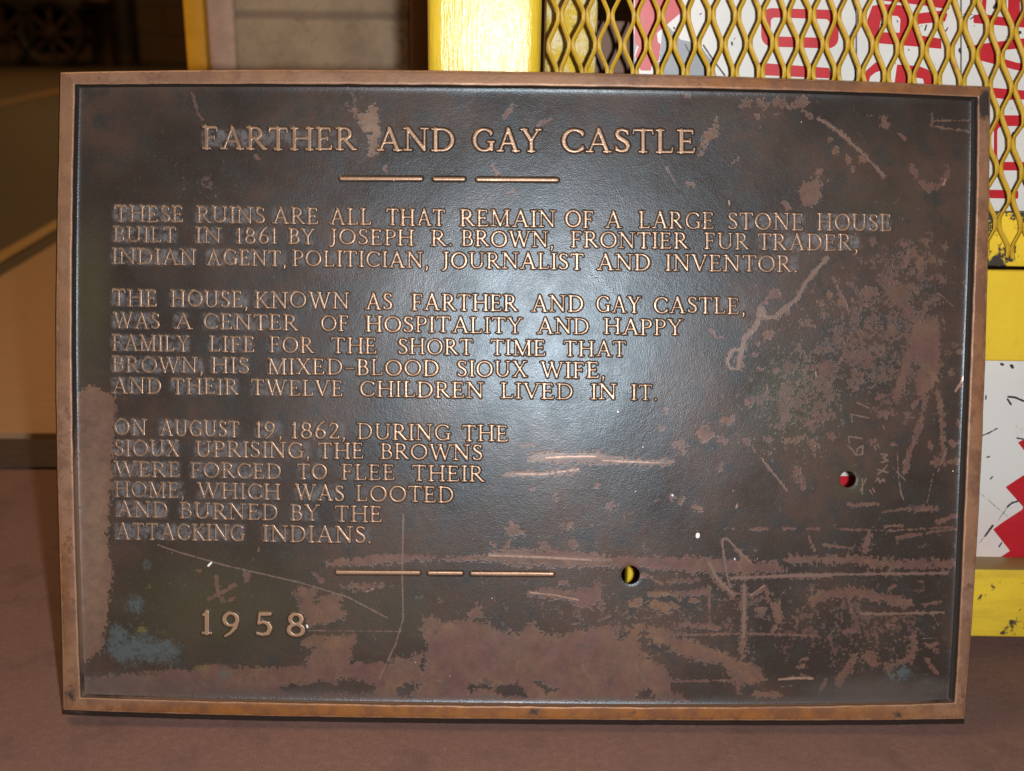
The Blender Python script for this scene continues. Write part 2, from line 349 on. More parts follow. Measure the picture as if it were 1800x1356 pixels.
for _ in range(70):      # loose flecks round the heavy wear on the right and bottom
    x, y = _rs.uniform(1320,1690), _rs.uniform(420,790)
    a = _rs.uniform(0,3.1); l = _rs.uniform(1,9); LINES.append(((0,0,1),_rs.uniform(1.6,5),[(x,y),(x+l*math.cos(a),y+l*math.sin(a))]))
for _ in range(46):
    x, y = _rs.uniform(860,1680), _rs.uniform(990,1200)
    a = _rs.uniform(-.5,.5); l = _rs.uniform(2,22); LINES.append(((0,0,1),_rs.uniform(1.2,4),[(x,y),(x+l*math.cos(a),y+l*math.sin(a))]))
THIN = [
 (WL,1.5,[(540,50),(640,85),(870,150),(1000,180),(1220,230),(1450,300),(1640,400)]),(WL,1.7,[(1715,-95),(1710,200),(1715,400),(1680,520),(1600,690)]),(WL,1.2,[(1260,460),(1710,465)]),
 (WB,1.55,[(855,690),(850,735),(815,742),(800,715),(770,690)]),(WB,1.55,[(850,690),(825,705),(815,740)]),(WB,1.55,[(780,680),(775,640),(850,650)]),(WB,1.55,[(795,560),(790,520),(885,540)]),(WB,1.55,[(820,455),(885,485)]),
 (WB,1.55,[(920,885),(935,865),(945,890),(965,870),(970,885)]),(WB,1.55,[(935,820),(990,835)]),(WB,1.55,[(955,830),(985,795)]),(WB,1.55,[(960,825),(930,845)]),(WB,1.55,[(955,780),(990,770),(960,755),(985,740),(950,735)]),(WB,1.55,[(915,690),(925,710)]),(WB,1.55,[(930,680),(940,700)]),
 (WB,1.55,[(890,930),(905,955)]),(WB,1.55,[(905,920),(920,945)]),(WB,1.55,[(850,870),(850,950)]),(WB,1.55,[(870,870),(840,930)]),
 (WB,1.3,[(1040,730),(1045,850),(1060,950),(1075,985)]),(WB,1.2,[(1010,800),(1085,880)]),(WB,1.1,[(1100,740),(1020,860)]),(WB,1,[(1235,840),(1200,1000)]),(WB,1.2,[(1310,700),(1260,830)]),
 (WR,.9,[(1380,520),(1470,660)]),(WR,.8,[(1330,600),(1440,540)]),(WR,.8,[(1420,560),(1450,640)]),(WR,.8,[(1250,560),(1340,520)]),
 (WD,.9,[(700,690),(900,590)]),(WC,.9,[(310,180),(335,215)]),(WC,.9,[(1320,1210),(1410,1290)]),(WC,1.1,[(870,930),(850,870)]),
 (WA,4.0,[(1800,600),(1730,650),(1690,690),(1640,690),(1615,650),(1600,720),(1580,760),(1530,800),(1525,850),(1510,900),(1500,950)]),(WA,2.4,[(1525,850),(1470,860),(1445,910),(1460,950),(1500,955)]),
 (WC,3.2,[(690,1010),(640,1070),(570,1150),(520,1240),(450,1310),(400,1345)]),(WC,2.2,[(640,225),(720,270),(800,335),(880,410),(950,480),(1010,548)]),
 (WD,3.0,[(1345,1050),(1343,1180),(1340,1320)]),(WD,1.7,[(1230,830),(1235,800),(1255,800),(1310,860),(1380,930)]),(WD,1.5,[(1230,830),(1250,980),(1280,1090)]),(WD,3.2,[(1160,930),(1200,1010),(1250,1060),(1285,1095)]),
 (WD,5.5,[(215,382),(330,365),(560,365),(700,388)]),(WD,3.6,[(560,370),(700,392),(960,398)]),(WD,3.4,[(90,462),(200,462),(300,462),(465,438)]),(WD,3.6,[(0,885),(300,900),(640,915)]),
 (WD,2.2,[(1270,1010),(1540,1000),(1800,995)]),(WM,1.8,[(1015,325),(1200,325),(1415,318)]),(WM,1.8,[(420,155),(640,140),(1430,130)]),(WB,1.7,[(300,755),(440,930)]),
]
for _ in range(60):
    x, y = _rs.uniform(760,1660), _rs.uniform(960,1220); a = _rs.choice([0,.1,-.1,1.1,1.4,-.9]); l = _rs.uniform(10,46)
    THIN.append(((0,0,1),_rs.uniform(.5,.9),[(x,y),(x+l*math.cos(a),y+l*math.sin(a))]))
BRIGHT = [(WD,1.6,[(300,375),(420,368),(560,368)]),(WD,1.3,[(600,390),(900,402)]),(WD,1.2,[(140,460),(290,462),(470,435)]),(WD,1.5,[(0,890),(300,900),(540,915)]),(WD,1.3,[(215,1085),(350,1100),(470,1125)]),
 (WM,2.2,[(625,640),(720,633),(785,636)]),(WM,1.2,[(490,235),(555,190)]),(WD,1.4,[(1300,635),(1308,618)]),(WB,1.6,[(165,1030),(176,1005)]),(WB,2.2,[(1355,395),(1385,345),(1400,315)]),(WC,2,[(1350,600),(1362,565)]),(WD,1,[(1280,555),(1290,545)]),
 (WB,1.3,[(598,285),(601,315)]),(WE,1.4,[(230,220),(265,205)]),(WC,1.4,[(133,690),(135,712)])]
WHITE = [(WD,3.6,[(1100,781),(1099,789)]),(WD,2,[(966,572),(967,573)]),(WD,1.6,[(678,132),(680,133)]),(WD,1.2,[(1295,905),(1294,913)]),(WD,1.1,[(770,552),(771,553)]),(WD,1.1,[(810,318),(812,320)]),(WL,1.8,[(780,150),(795,135)]),(WL,1.6,[(1253,435),(1256,445)]),(WE,1,[(465,558),(466,559)]),(WE,1,[(628,623),(629,624)]),(WB,1.1,[(1340,826),(1342,828)])]
for _ in range(34):
    x, y = _rs.uniform(600,1500), _rs.uniform(200,1150); WHITE.append(((0,0,1),_rs.uniform(.5,.9),[(x,y),(x+.5,y+.8)]))

def row(a, b, *ws): return [(t_, x0, x1, a, b) for t_, x0, x1 in ws]
ROWS = [
 row((356,223,262.5),(1222,228,269.5),('FARTHER',357,624),('AND',664,798),('GAY',832,950),('CASTLE',988,1222)),
 row((200,361.5,390),(1567,376.5,407),('THESE',201,322),('RUINS',345,465),('ARE',480,559),('ALL',581,652),('THAT',680,781),('REMAIN',809,976),('OF',994,1043),('A',1065,1092),('LARGE',1124,1255),('STONE',1280,1413),('HOUSE',1438,1567)),
 row((199,398.5,425.5),(1509,412,441.5),('BUILT',199,309),('IN',344,388),('1861',415,487),('BY',507,552),('JOSEPH',581,727),('R.',758,795),('BROWN,',812,974),('FRONTIER',1004,1209),('FUR',1240,1316),('TRADER,',1333,1509)),
 row((197,437,464.5),(1402,449.5,479),('INDIAN',197,344),('AGENT,',363,503),('POLITICIAN,',514,753),('JOURNALIST',778,1025),('AND',1050,1143),('INVENTOR.',1171,1402)),
 row((197,509,538.5),(1310,523.5,552.5),('THE',197,276),('HOUSE,',300,436),('KNOWN',448,613),('AS',643,689),('FARTHER',724,909),('AND',935,1025),('GAY',1049,1125),('CASTLE,',1150,1310)),
 row((199,549.5,577.5),(1199,562,590),('WAS',199,280),('A',307,337),('CENTER',358,523),('OF',564,612),('HOSPITALITY',643,917),('AND',945,1035),('HAPPY',1062,1199)),
 row((197,588.5,617),(1100,600,627.5),('FAMILY',197,332),('LIFE',368,447),('FOR',474,550),('THE',583,662),('SHORT',700,830),('TIME',863,959),('THAT',992,1100)),
 row((197,626.5,654.5),(1064,637,665.5),('BROWN,',197,357),('HIS',371,437),('MIXED-BLOOD',471,771),('SIOUX',804,925),('WIFE,',951,1064)),
 row((197,663.5,692),(1156,676.5,704),('AND',197,283),('THEIR',301,418),('TWELVE',442,602),('CHILDREN',633,849),('LIVED',881,1007),('IN',1040,1083),('IT.',1111,1156)),
 row((200,737,765.5),(893,748.5,777),('ON',201,257),('AUGUST',281,420),('19,',449,496),('1862,',512,608),('DURING',628,791),('THE',813,893)),
 row((200,773,802),(847,782,809.5),('SIOUX',201,314),('UPRISING,',344,544),('THE',560,639),('BROWNS',669,847)),
 row((200,811.5,838.5),(850,819,847),('WERE',201,316),('FORCED',335,494),('TO',523,574),('FLEE',601,694),('THEIR',725,850)),
 row((200,846.5,874),(797,856,884.5),('HOME,',201,324),('WHICH',347,492),('WAS',519,604),('LOOTED',626,797)),
 row((204,881,909.5),(671,890,918.5),('AND',205,294),('BURNED',316,488),('BY',511,560),('THE',589,671)),
 row((202,919.5,948.5),(653,926,955.5),('ATTACKING',203,429),('INDIANS.',462,653)),
]
def plaque_attrs(X, Y):
    f = Field(X, Y); A = {}
    wv = f.new()
    for z, p in POLYS: f.poly(wv, Z(*z,p), soft=8, amp=1.7)
    for z, p in NEG: f.poly(wv, Z(*z,p), soft=8, amp=1.7, neg=True)
    for z, r, p in LINES: f.line(wv, Z(*z,p), r, soft=max(2.6, min(8.0, r*1.2)), amp=1.2)
    A['wear'] = wv
    th = f.new(); [f.line(th, Z(*z,p), r, soft=2.2) for z, r, p in THIN]; A['thin'] = th
    br = f.new(); [f.line(br, Z(*z,p), r, soft=2.2) for z, r, p in BRIGHT]; A['bright'] = br
    wh = f.new(); [f.line(wh, Z(*z,p), r, soft=1.6) for z, r, p in WHITE]; A['white'] = wh
    sp = f.new(0)
    for x,y,rx,ry,a in [(1530,620,170,170,.8),(1400,720,120,100,.6),(1600,480,90,110,.5),(350,320,50,28,.7),(620,175,45,26,.8),(1200,1090,480,100,.62),(1450,200,170,60,.3),(1550,1120,160,90,.4),(1560,950,150,60,.35),(1050,860,200,120,.25),(330,1000,160,60,.2)]: f.gauss(sp,x,y,rx,ry,a)
    f.gauss(sp,1530,800,60,70,-.6); f.gauss(sp,1505,730,30,60,-.4)
    A['speck'] = np.clip(sp,0,1)
    ol = f.new(0)
    for x,y,rx,ry,a in [(155,520,45,160,.9),(380,1060,190,110,.8),(1390,700,90,100,.8),(700,1080,120,70,.5),(1560,360,110,80,.35),(1495,850,30,28,1.0),(1250,205,40,25,.5),(480,690,200,30,.2)]: f.gauss(ol,x,y,rx,ry,a)
    A['olive'] = np.clip(ol,0,1)
    bl = f.new(0)
    for x,y,r_,a in [(490,150,24,.9),(430,340,50,.9),(480,540,80,.9),(370,560,60,.8),(600,570,60,.8),(340,460,35,.7),(860,665,45,.8),(330,520,40,.6)]:
        f.gauss(bl,80+x/2.727,940+y/2.727,r_/2.727*1.2,None,a)
    f.gauss(bl,1140+1200/2.727,960+615/2.727,30,18,.9); f.gauss(bl,1660,1205,40,22,.4); f.gauss(bl,165,1205,20,14,.5)
    A['blue'] = np.clip(bl,0,1)
    ye = f.new(0)
    for x,y,rx,ry,a in [(460,455,40,25,.9),(370,465,22,16,.8),(760,640,60,24,.9),(640,240,60,16,.6),(500,250,26,22,.6),(350,590,28,18,.7),(560,470,26,16,.7),(600,85,24,18,.7)]:
        f.gauss(ye,80+x/2.727,940+y/2.727,rx/2.727*1.2,ry/2.727*1.2,a)
    f.gauss(ye,1570,1184,18,8,.6); f.gauss(ye,1285,205,14,10,.6); f.gauss(ye,1175,520,10,6,.3)
    A['yellow'] = np.clip(ye,0,1)
    du = f.new(0)
    for x,y,rx,ry,a in [(200,1205,170,30,.7),(500,1222,260,16,.7),(1560,1215,150,26,1.0),(1040,1232,600,9,.6),(1600,640,40,110,.3)]: f.gauss(du,x,y,rx,ry,a)
    A['dust'] = np.clip(du,0,1)
    ta = f.new(0); f.gauss(ta,162,930,40,260,.9); f.gauss(ta,650,230,26,50,.9); f.gauss(ta,200,1200,60,30,.3)
    A['tan'] = np.clip(ta,0,1)
    wg_ = f.new(0)  # grey fill round the words, stronger towards both sides; also dims the letter tops
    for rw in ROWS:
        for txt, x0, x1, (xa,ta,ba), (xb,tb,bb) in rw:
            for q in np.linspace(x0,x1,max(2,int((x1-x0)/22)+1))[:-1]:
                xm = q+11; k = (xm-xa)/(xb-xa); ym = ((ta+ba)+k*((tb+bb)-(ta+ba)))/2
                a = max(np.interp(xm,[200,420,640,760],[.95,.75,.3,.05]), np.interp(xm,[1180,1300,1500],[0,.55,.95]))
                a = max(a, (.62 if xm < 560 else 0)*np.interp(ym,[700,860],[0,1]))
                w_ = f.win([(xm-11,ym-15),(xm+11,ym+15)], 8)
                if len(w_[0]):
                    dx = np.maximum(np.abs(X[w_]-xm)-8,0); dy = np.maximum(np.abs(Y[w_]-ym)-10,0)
                    wg_[w_] = np.maximum(wg_[w_], a*np.exp(-(dx*dx+dy*dy)/22.))
    A['wordgrey'] = wg_
    A['top'] = f.new(0)
    return A

BRONZE, RIMM = bronze(), rim_mat()

# ------------------------------------------------------------------ setting: floors
def flat(name, pts, mat, thick=0.0, z=0.0, kind=None, parent=None):
    b = bmesh.new(); vs_ = [b.verts.new((p[0],p[1],z+thick)) for p in pts]; b.faces.new(vs_)
    if thick > 0:
        lo = [b.verts.new((p[0],p[1],z)) for p in pts]; n = len(pts)
        for i in range(n): b.faces.new((vs_[i],lo[i],lo[(i+1)%n],vs_[(i+1)%n]))
        b.faces.new(list(reversed(lo)))
    bmesh.ops.recalc_face_normals(b, faces=b.faces)
    if thick == 0 and b.faces:
        b.faces.ensure_lookup_table()
        if b.faces[0].normal.z < 0: b.faces[0].normal_flip()
    o = bobj(name, b, mat, parent, smooth=False)
    if kind: o['kind'] = kind
    return o
def floor_mat():
    t = NT('brown_floor'); fine = t.noise(900,3,.7); mid = t.noise(120,4,.6); big = t.noise(5,3)
    col = t.mix(t.step(fine,.3,.7), (.094,.050,.042), (.262,.154,.124))
    col = t.mix(t.math('MULTIPLY', t.step(mid,.4,.75), .5), col, (.235,.142,.118))
    col = t.mix(t.math('MULTIPLY', t.step(big,.35,.7), .35), col, (.150,.092,.077))
    col = t.mix(t.step(t.noise(210,2,.5),.74,.78), col, (.30,.22,.17))
    col = t.mix(t.math('MULTIPLY', t.step(t.noise(14,5,.7),.50,.70), .45), col, (.105,.064,.054))
    return t.out(col, .8, 0, t.bump(fine,.5,.0012, t.bump(mid,.3,.002)), .25)
def far_floor_mat():
    t = NT('worn_concrete_floor'); m = t.noise(3,5,.6); n2 = t.noise(40,4,.6)
    col = t.mix(m, (.06,.046,.03), (.085,.065,.042)); col = t.mix(t.step(n2,.4,.8), col, (.065,.05,.034))
    return t.out(col, .6, 0, t.bump(n2,.3,.003), .3)
FLOOR, FARF = floor_mat(), far_floor_mat()
SPLIT = 1.64
flat('floor', [(-3.5,-1.5),(3.5,-1.5),(3.5,SPLIT),(-3.5,SPLIT)], FLOOR, kind='structure')
flat('warehouse_floor', [(-40,SPLIT),(30,SPLIT),(30,60),(-40,60)], FARF, kind='structure')
def paint_mat(name, a, b, rough=.45):
    t = NT(name); m = t.noise(30,5,.65)
    return t.out(t.mix(t.step(m,.4,.7), a, b), rough, 0, t.bump(t.noise(220,3),.2,.001))
LINEM = paint_mat('floor_line_paint', (.34,.18,.02), (.27,.14,.02))
def fpts(pp): return [tuple(ONZ(np.array(float(x)),np.array(float(y)))) for x, y in pp]
flat('floor_line', fpts([(-150,531),(330,257),(330,266),(-150,555)]), LINEM, .001, .003, 'structure')
flat('floor_line', fpts([(-150,213),(180,140),(180,146),(-150,221)]), LINEM, .001, .003, 'structure')
t = NT('plywood'); mp = t.mapped((1.5,22,1)); g = t.noise(6,5,.6,mp)
PLY = t.out(t.mix(t.step(g,.3,.75),(.37,.225,.125),(.43,.27,.15)), .55, 0, t.bump(g,.15,.002))
tag(flat('plywood_sheet', fpts([(-220,628),(160,396),(160,772),(-220,772)]), PLY, .010, .0005), 'tan plywood sheet lying on the floor left of the plaque', 'plywood')
t = NT('black_rubber'); m = t.noise(60,5,.7)
RUB = t.out(t.mix(t.step(m,.4,.75),(.050,.031,.028),(.072,.047,.042)), .7, 0, t.bump(t.noise(300,3),.3,.001))
tag(flat('rubber_strip', fpts([(-320,776),(420,776),(420,826),(-320,826)]), RUB, .004, .0006), 'dark rubber edging strip in front of the plywood', 'floor strip')

# ------------------------------------------------------------------ background
def vbox(name, x0, x1, y, depth, z0, z1, mat, bevel=.004, parent=None):
    """box whose front face spans the photograph columns x0..x1 at the distance y"""
    a = ONY(np.array(float(x0)),np.array(90.),y)[0]; b_ = ONY(np.array(float(x1)),np.array(90.),y)[0]
    return bobj(name, box((a,y,z0),(b_,y+depth,z1),bevel,3), mat, parent)
def block_mat():
    t = NT('painted_block_wall')
    sx = t.n('ShaderNodeSeparateXYZ'); t.t.links.new(t.co, sx.inputs[0])
    zz = t.math('ADD', sx.outputs[2], t.math('MULTIPLY', t.noise(8,3), .012))
    joint = t.step(t.math('ABSOLUTE', t.math('SUBTRACT', t.math('FRACT', t.math('DIVIDE', t.math('SUBTRACT', zz, .598), .2)), .5)), .06, .015)
    m = t.noise(9,6,.65); f = t.noise(60,5,.7)
    col = t.mix(t.step(m,.35,.65),(.50,.40,.275),(.36,.28,.195)); col = t.mix(t.math('MULTIPLY',t.step(f,.52,.78),.55),col,(.24,.17,.12))
    col = t.mix(t.step(t.noise(16,6,.75),.54,.66), col, (.24,.18,.135))
    col = t.mix(t.math('MULTIPLY',joint,.6), col, (.20,.15,.11))
    return t.out(col,.7,0,t.bump(f,.4,.004,t.bump(joint,-.5,.006)),.3)
BLOCK = block_mat()
pil = empty('block_pillar', (-.5,2.1,0), 'grey painted concrete block pillar standing behind the plaque', 'pillar')
vbox('shaft', 415, 722, 2.1, .6, 0, 3.2, BLOCK, .006, pil)
t = NT('plaster_pink'); m = t.noise(25,5,.7)
vbox('corner_trim', 364, 415, 2.09, .62, 0, 3.2, t.out(t.mix(t.step(m,.35,.7),(.74,.50,.37),(.60,.39,.28)),.6,0,t.bump(m,.3,.004)), .008, pil)
YDARK = paint_mat('old_yellow_paint', (.70,.34,.004), (.62,.30,.004), .6)
tag(vbox('bollard', 327, 363, 2.05, .03, 0, 1.25, YDARK, .004), 'narrow amber painted post beside the block pillar', 'post')
t = NT('dark_timber'); g = t.noise(8,4,.6,t.mapped((14,14,1)))
TIM = t.out(t.mix(g,(.15,.075,.03),(.23,.12,.05)),.6,0,t.bump(g,.2,.002))
tag(vbox('timber_stud', 721, 760, 1.8, .09, 0, 2.4, TIM, .004), 'brown timber upright between the pillar and the yellow post', 'timber')
# the far end of the shed: wall, column and an old truck
t = NT('far_wall'); m = t.noise(1.2,5,.6)
br = t.n('ShaderNodeTexBrick'); br.inputs['Scale'].default_value = 1; br.inputs['Brick Width'].default_value = 1.1; br.inputs['Row Height'].default_value = .55; br.inputs['Mortar Size'].default_value = .02
t.t.links.new(t.mapped((1,1,1),(math.pi/2,0,0)), br.inputs['Vector'])
col = t.mix(m,(.13,.09,.06),(.19,.135,.095)); col = t.mix(t.math('MULTIPLY',br.outputs['Fac'],.7),col,(.06,.04,.03))
tag(bobj('far_wall', box((-30,23,0),(20,23.3,7)), t.out(col,.8,0,t.bump(m,.3,.02)), smooth=False), 'dark brown block wall at the far end of the shed', 'wall')
t = NT('ochre_steel'); m = t.noise(3,4,.6)
OCH = t.out(t.mix(t.step(m,.35,.7),(.20,.12,.045),(.13,.075,.03)),.6)
tag(vbox('steel_column', 160, 196, 21.5, .4, 0, 6, OCH, .03), 'ochre steel column right of the old truck', 'column')
t = NT('sooty_metal'); m = t.noise(4,5,.7)
SOOT = t.out(t.mix(t.step(m,.45,.75),(.010,.008,.007),(.05,.03,.018)),.55)
t = NT('rusty_wheel'); m = t.noise(7,5,.7)
RUSTW = t.out(t.mix(t.step(m,.35,.7),(.03,.015,.01),(.07,.036,.015)),.6)
def wheel(parent, px, py, y, r):
    c = ONY(np.array(float(px)),np.array(float(py)),y); c[2] = max(c[2], r)
    b = bmesh.new(); n = 40; prof = [(.80,.02),(.80,.10),(.86,.15),(.97,.15),(1.0,.1),(1.0,-.1),(.97,-.15),(.86,-.15),(.80,-.1)]
    rings = [[b.verts.new((c[0]+r*k*math.cos(2*math.pi*i/n), c[1]-r*h, c[2]+r*k*math.sin(2*math.pi*i/n))) for k,h in prof] for i in range(n)]
    for i in range(n):
        for j in range(len(prof)): b.faces.new((rings[i][j],rings[i][(j+1)%len(prof)],rings[(i+1)%n][(j+1)%len(prof)],rings[(i+1)%n][j]))
    wo = bobj('wheel', b, SOOT, parent)
    b = bmesh.new()
    for i in range(8):
        a = 2*math.pi*i/8; q = Matrix.Translation(c) @ Matrix.Rotation(a,4,'Y')
        r_ = bmesh.ops.create_cube(b,size=1,matrix=q @ Matrix.Translation((r*.45,0,0)) @ Matrix.Diagonal((r*.75,r*.07,r*.11,1)))
    bmesh.ops.create_cone(b,cap_ends=True,segments=20,radius1=r*.2,radius2=r*.17,depth=r*.34,matrix=Matrix.Translation(c)@Matrix.Rotation(math.pi/2,4,'X'))
    bobj('spokes', b, RUSTW, wo); return wo
tr = empty('old_truck', tuple(ONZ(np.array(60.),np.array(124.))), 'dark old truck chassis with spoked wheels in the far gloom', 'truck')
for px in (92, 8): wheel(tr, px, 74, 19.5, .56)
for px in (150, -70):
    pass
a0 = ONY(np.array(-160.),np.array(20.),19.9); a1 = ONY(np.array(150.),np.array(20.),19.9)
bobj('bed', box((a0[0],19.7,.95),(a1[0],21.3,1.12),.02), SOOT, tr)
bobj('side_board', box((a0[0],19.68,1.16),(a1[0],19.74,1.75),.01), OCH, tr)
for k in range(5):
    q = ONY(np.array(-20.+40*k),np.array(60.),20.3)
    bobj('crossmember', box((q[0]-.09,19.95,.35),(q[0]+.09,21.1,.95),.02), SOOT if k % 2 else RUSTW, tr)
bobj('axle', box((a0[0]+1.0,20.3,.5),(a1[0]-.1,20.42,.62),.03), RUSTW, tr)
bobj('tank', box((a1[0]-1.6,20.6,.2),(a1[0]-.5,21.1,.9),.12,4), SOOT, tr)
b = bmesh.new(); c = ONY(np.array(219.),np.array(60.),20.8)
bmesh.ops.create_cone(b,cap_ends=True,segments=28,radius1=.24,radius2=.24,depth=1.15,matrix=Matrix.Translation((c[0],20.8,.575)))
bmesh.ops.create_cone(b,cap_ends=True,segments=28,radius1=.24,radius2=.14,depth=.14,matrix=Matrix.Translation((c[0],20.8,1.22)))
tag(bobj('gas_cylinder', b, SOOT), 'black cylinder standing right of the ochre steel column', 'cylinder')

# ------------------------------------------------------------------ yellow mesh gate
YF = 1.104                        # front of the post
def yellow(name, grain=False, worn=0.0, dusty=False):
    t = NT(name); m = t.noise(14,4,.6); f = t.noise(160,4,.65)
    col = t.mix(t.step(m,.35,.7),(.86,.63,.05),(.80,.57,.04)); col = t.mix(t.math('MULTIPLY',t.step(f,.55,.8),.25),col,(.45,.27,.01))
    if worn:
        s_ = t.math('ADD', t.math('MULTIPLY', t.noise(42,5,.7), .7), t.math('MULTIPLY', t.noise(13,2), .3))
        col = t.mix(t.step(s_, (.60-.14*worn), (.64-.14*worn)), col, (.06,.055,.045))
    if dusty:
        nz = t.n('ShaderNodeSeparateXYZ'); t.t.links.new(t.n('ShaderNodeNewGeometry').outputs['Normal'], nz.inputs[0])
        col = t.mix(t.math('MULTIPLY', t.step(nz.outputs[2], .6, .9), .85), col, (.20,.125,.07))
        col = t.mix(t.math('MULTIPLY', t.step(t.noise(9,5,.7,t.mapped((1,1,6))), .45, .75), .35), col, (.30,.20,.06))
    if grain:
        g = t.noise(3,5,.65,t.mapped((90,90,8))); g2 = t.noise(5,3,.6,t.mapped((34,34,12)))
        nb = t.bump(g2,.25,.003,t.bump(g,.3,.003))
        t.put(t.b.inputs['Coat Weight'],.42); t.put(t.b.inputs['Coat Roughness'],.30); t.put(t.b.inputs['Coat Normal'],t.bump(g,.35,.002))
        return t.out(col,.3,0,nb,.8)
    return t.out(col,.42,0,t.bump(f,.2,.001),.5)
YPOST, YRAIL, YWORN, YMESH = yellow('glossy_yellow_timber', True), yellow('yellow_rail_paint'), yellow('chipped_yellow_paint', worn=1.0), None
t = NT('yellow_mesh_paint'); f = t.noise(120,4,.7)
YMESH = t.out(t.mix(t.step(f,.5,.75),(.52,.325,.014),(.36,.21,.024)),.5,0,t.bump(t.noise(300,3),.25,.0006),.5)
gate = empty('mesh_gate', (.35,1.12,0), 'yellow gate of expanded metal mesh on a thick post and rails behind the plaque', 'gate')
vbox('post', 750, 951, YF, .10, 0, 1.25, YPOST, .015, gate)
MY = 1.114
def mesh_np_px(px, py):
    return ONY(px, py, MY)
def node_y(x, r):
    y = 27.5 + 50.6*r - .32*r*abs(r) + 4*math.sin(x/140.)*.3
    if x > 1340: y += .00015*(x-1340)**2
    elif x < 1340: y += .00002*(x-1340)**2
    return y
def zigzag(k, side, rmin=-4, rmax=9):
    pitch = 44.4; pts = []
    for r in range(rmin, rmax+1):
        # a strand touches bond k of the even rows on one side and bond k +- 1/2 of the odd rows on the other
        if r % 2 == 0: xc = 1117+pitch*k - 1.0*r + side*3.7
        else: xc = 1117+pitch*k + side*(pitch/2-3.7) - 1.0*r
        y = node_y(xc, r)
        rr = random.Random(r*97+int(round((xc-1117-side*3.7+1.0*r)/22.2+side*.01))*13)
        xc += rr.uniform(-1.3,1.3); y += rr.uniform(-1.6,1.6); e = rr.uniform(-1.5,1.5)
        pts += [(xc, y-8.5-e), (xc, y+8.5+e)]
    return pts
def ribbon(pts, V, Q, wpx=3.75, dpt=.0015):
    out = []
    # round the corners a little
    p2 = []
    for i,(x,y) in enumerate(pts):
        if 0 < i < len(pts)-1:
            a, c_ = pts[i-1], pts[i+1]
            for q in (a, c_):
                L = math.hypot(q[0]-x,q[1]-y); p2.append((x+(q[0]-x)*min(3.5/L,.4), y+(q[1]-y)*min(3.5/L,.4)))
        else: p2.append((x,y))
    pts = [p for p in p2 if p[1] < 464]
    n = len(pts); m = 10
    base = len(V)
    for i,(x,y) in enumerate(pts):
        x0,y0 = pts[max(i-1,0)]; x1,y1 = pts[min(i+1,n-1)]; L = math.hypot(x1-x0,y1-y0); nx,ny = -(y1-y0)/L,(x1-x0)/L
        twist = .0016*nx*(1 if (x1-x0) >= 0 else -1)
        for j in range(m):
            a = 2*math.pi*j/m; u = math.copysign(abs(math.cos(a))**.5,math.cos(a)); v = math.copysign(abs(math.sin(a))**.5,math.sin(a))
            q = mesh_np_px(np.array(x+nx*wpx*u),np.array(y+ny*wpx*u))
            slope = abs(x1-x0)/L
            q = q + np.array([0, dpt*v*1.0 + .0034*u*slope*(1 if (x1-x0)>0 else -1), 0])
            V.append(q)
    for i in range(n-1):
        for j in range(m): Q.append((base+i*m+j, base+i*m+(j+1)%m, base+(i+1)*m+(j+1)%m, base+(i+1)*m+j))
V, Q = [], []
for k in range(-3, 20):
    for side in (-1, 1): ribbon(zigzag(k, side), V, Q)
me = mesh_np('expanded_mesh', V, Q)
link('expanded_mesh', me, YMESH, gate)
def prism_px(name, x0, x1, y0, y1, yc, depth, mat, parent, bevel=.004):
    a = ONY(np.array(float(x0)),np.array(float(y1)),yc); b_ = ONY(np.array(float(x1)),np.array(float(y0)),yc)
    a2 = ONY(np.array(1760.),np.array(float(y1)),yc); b2 = ONY(np.array(1760.),np.array(float(y0)),yc)
    return bobj(name, box((a[0],yc,a2[2]),(b_[0],yc+depth,b2[2]),bevel,3), mat, parent)
prism_px('sill_plate', 1040, 1990, 374, 469, 1.124, .012, YWORN, gate, .002)
prism_px('middle_rail', 951, 1990, 476, 636, 1.107, .009, YRAIL, gate, .003)
prism_px('bottom_rail', 1097, 1990, 1002, 1121, 1.082, .034, yellow('scuffed_yellow_rail', worn=.12, dusty=True), gate, .003)
# rough painted square post just behind the mesh
t = NT('rough_yellow_timber'); g = t.noise(6,5,.7,t.mapped((30,30,9))); s_ = t.noise(55,5,.75)
col = t.mix(t.step(s_,.42,.6),(.82,.74,.42),(.72,.52,.03)); col = t.mix(t.step(t.noise(80,4,.7),.62,.68),col,(.22,.17,.07))  # white glare painted in as pale patches over the yellow
tag(vbox('timber_post', 958, 1049, 1.19, .07, 0, 1.25, t.out(col,.25,0,t.bump(g,.7,.006,t.bump(s_,.5,.004)),.5), .006), 'rough yellow painted timber post standing behind the mesh next to the gate post', 'post')
t = NT('brown_backing'); g = t.noise(5,4,.6,t.mapped((2,2,18)))
tag(vbox('backing_board', 1000, 1180, 1.235, .02, 0, .68, t.out(t.mix(g,(.15,.09,.06),(.21,.13,.09)),.7), .003), 'brown board leaning in the gap between timber post and signs', 'board')

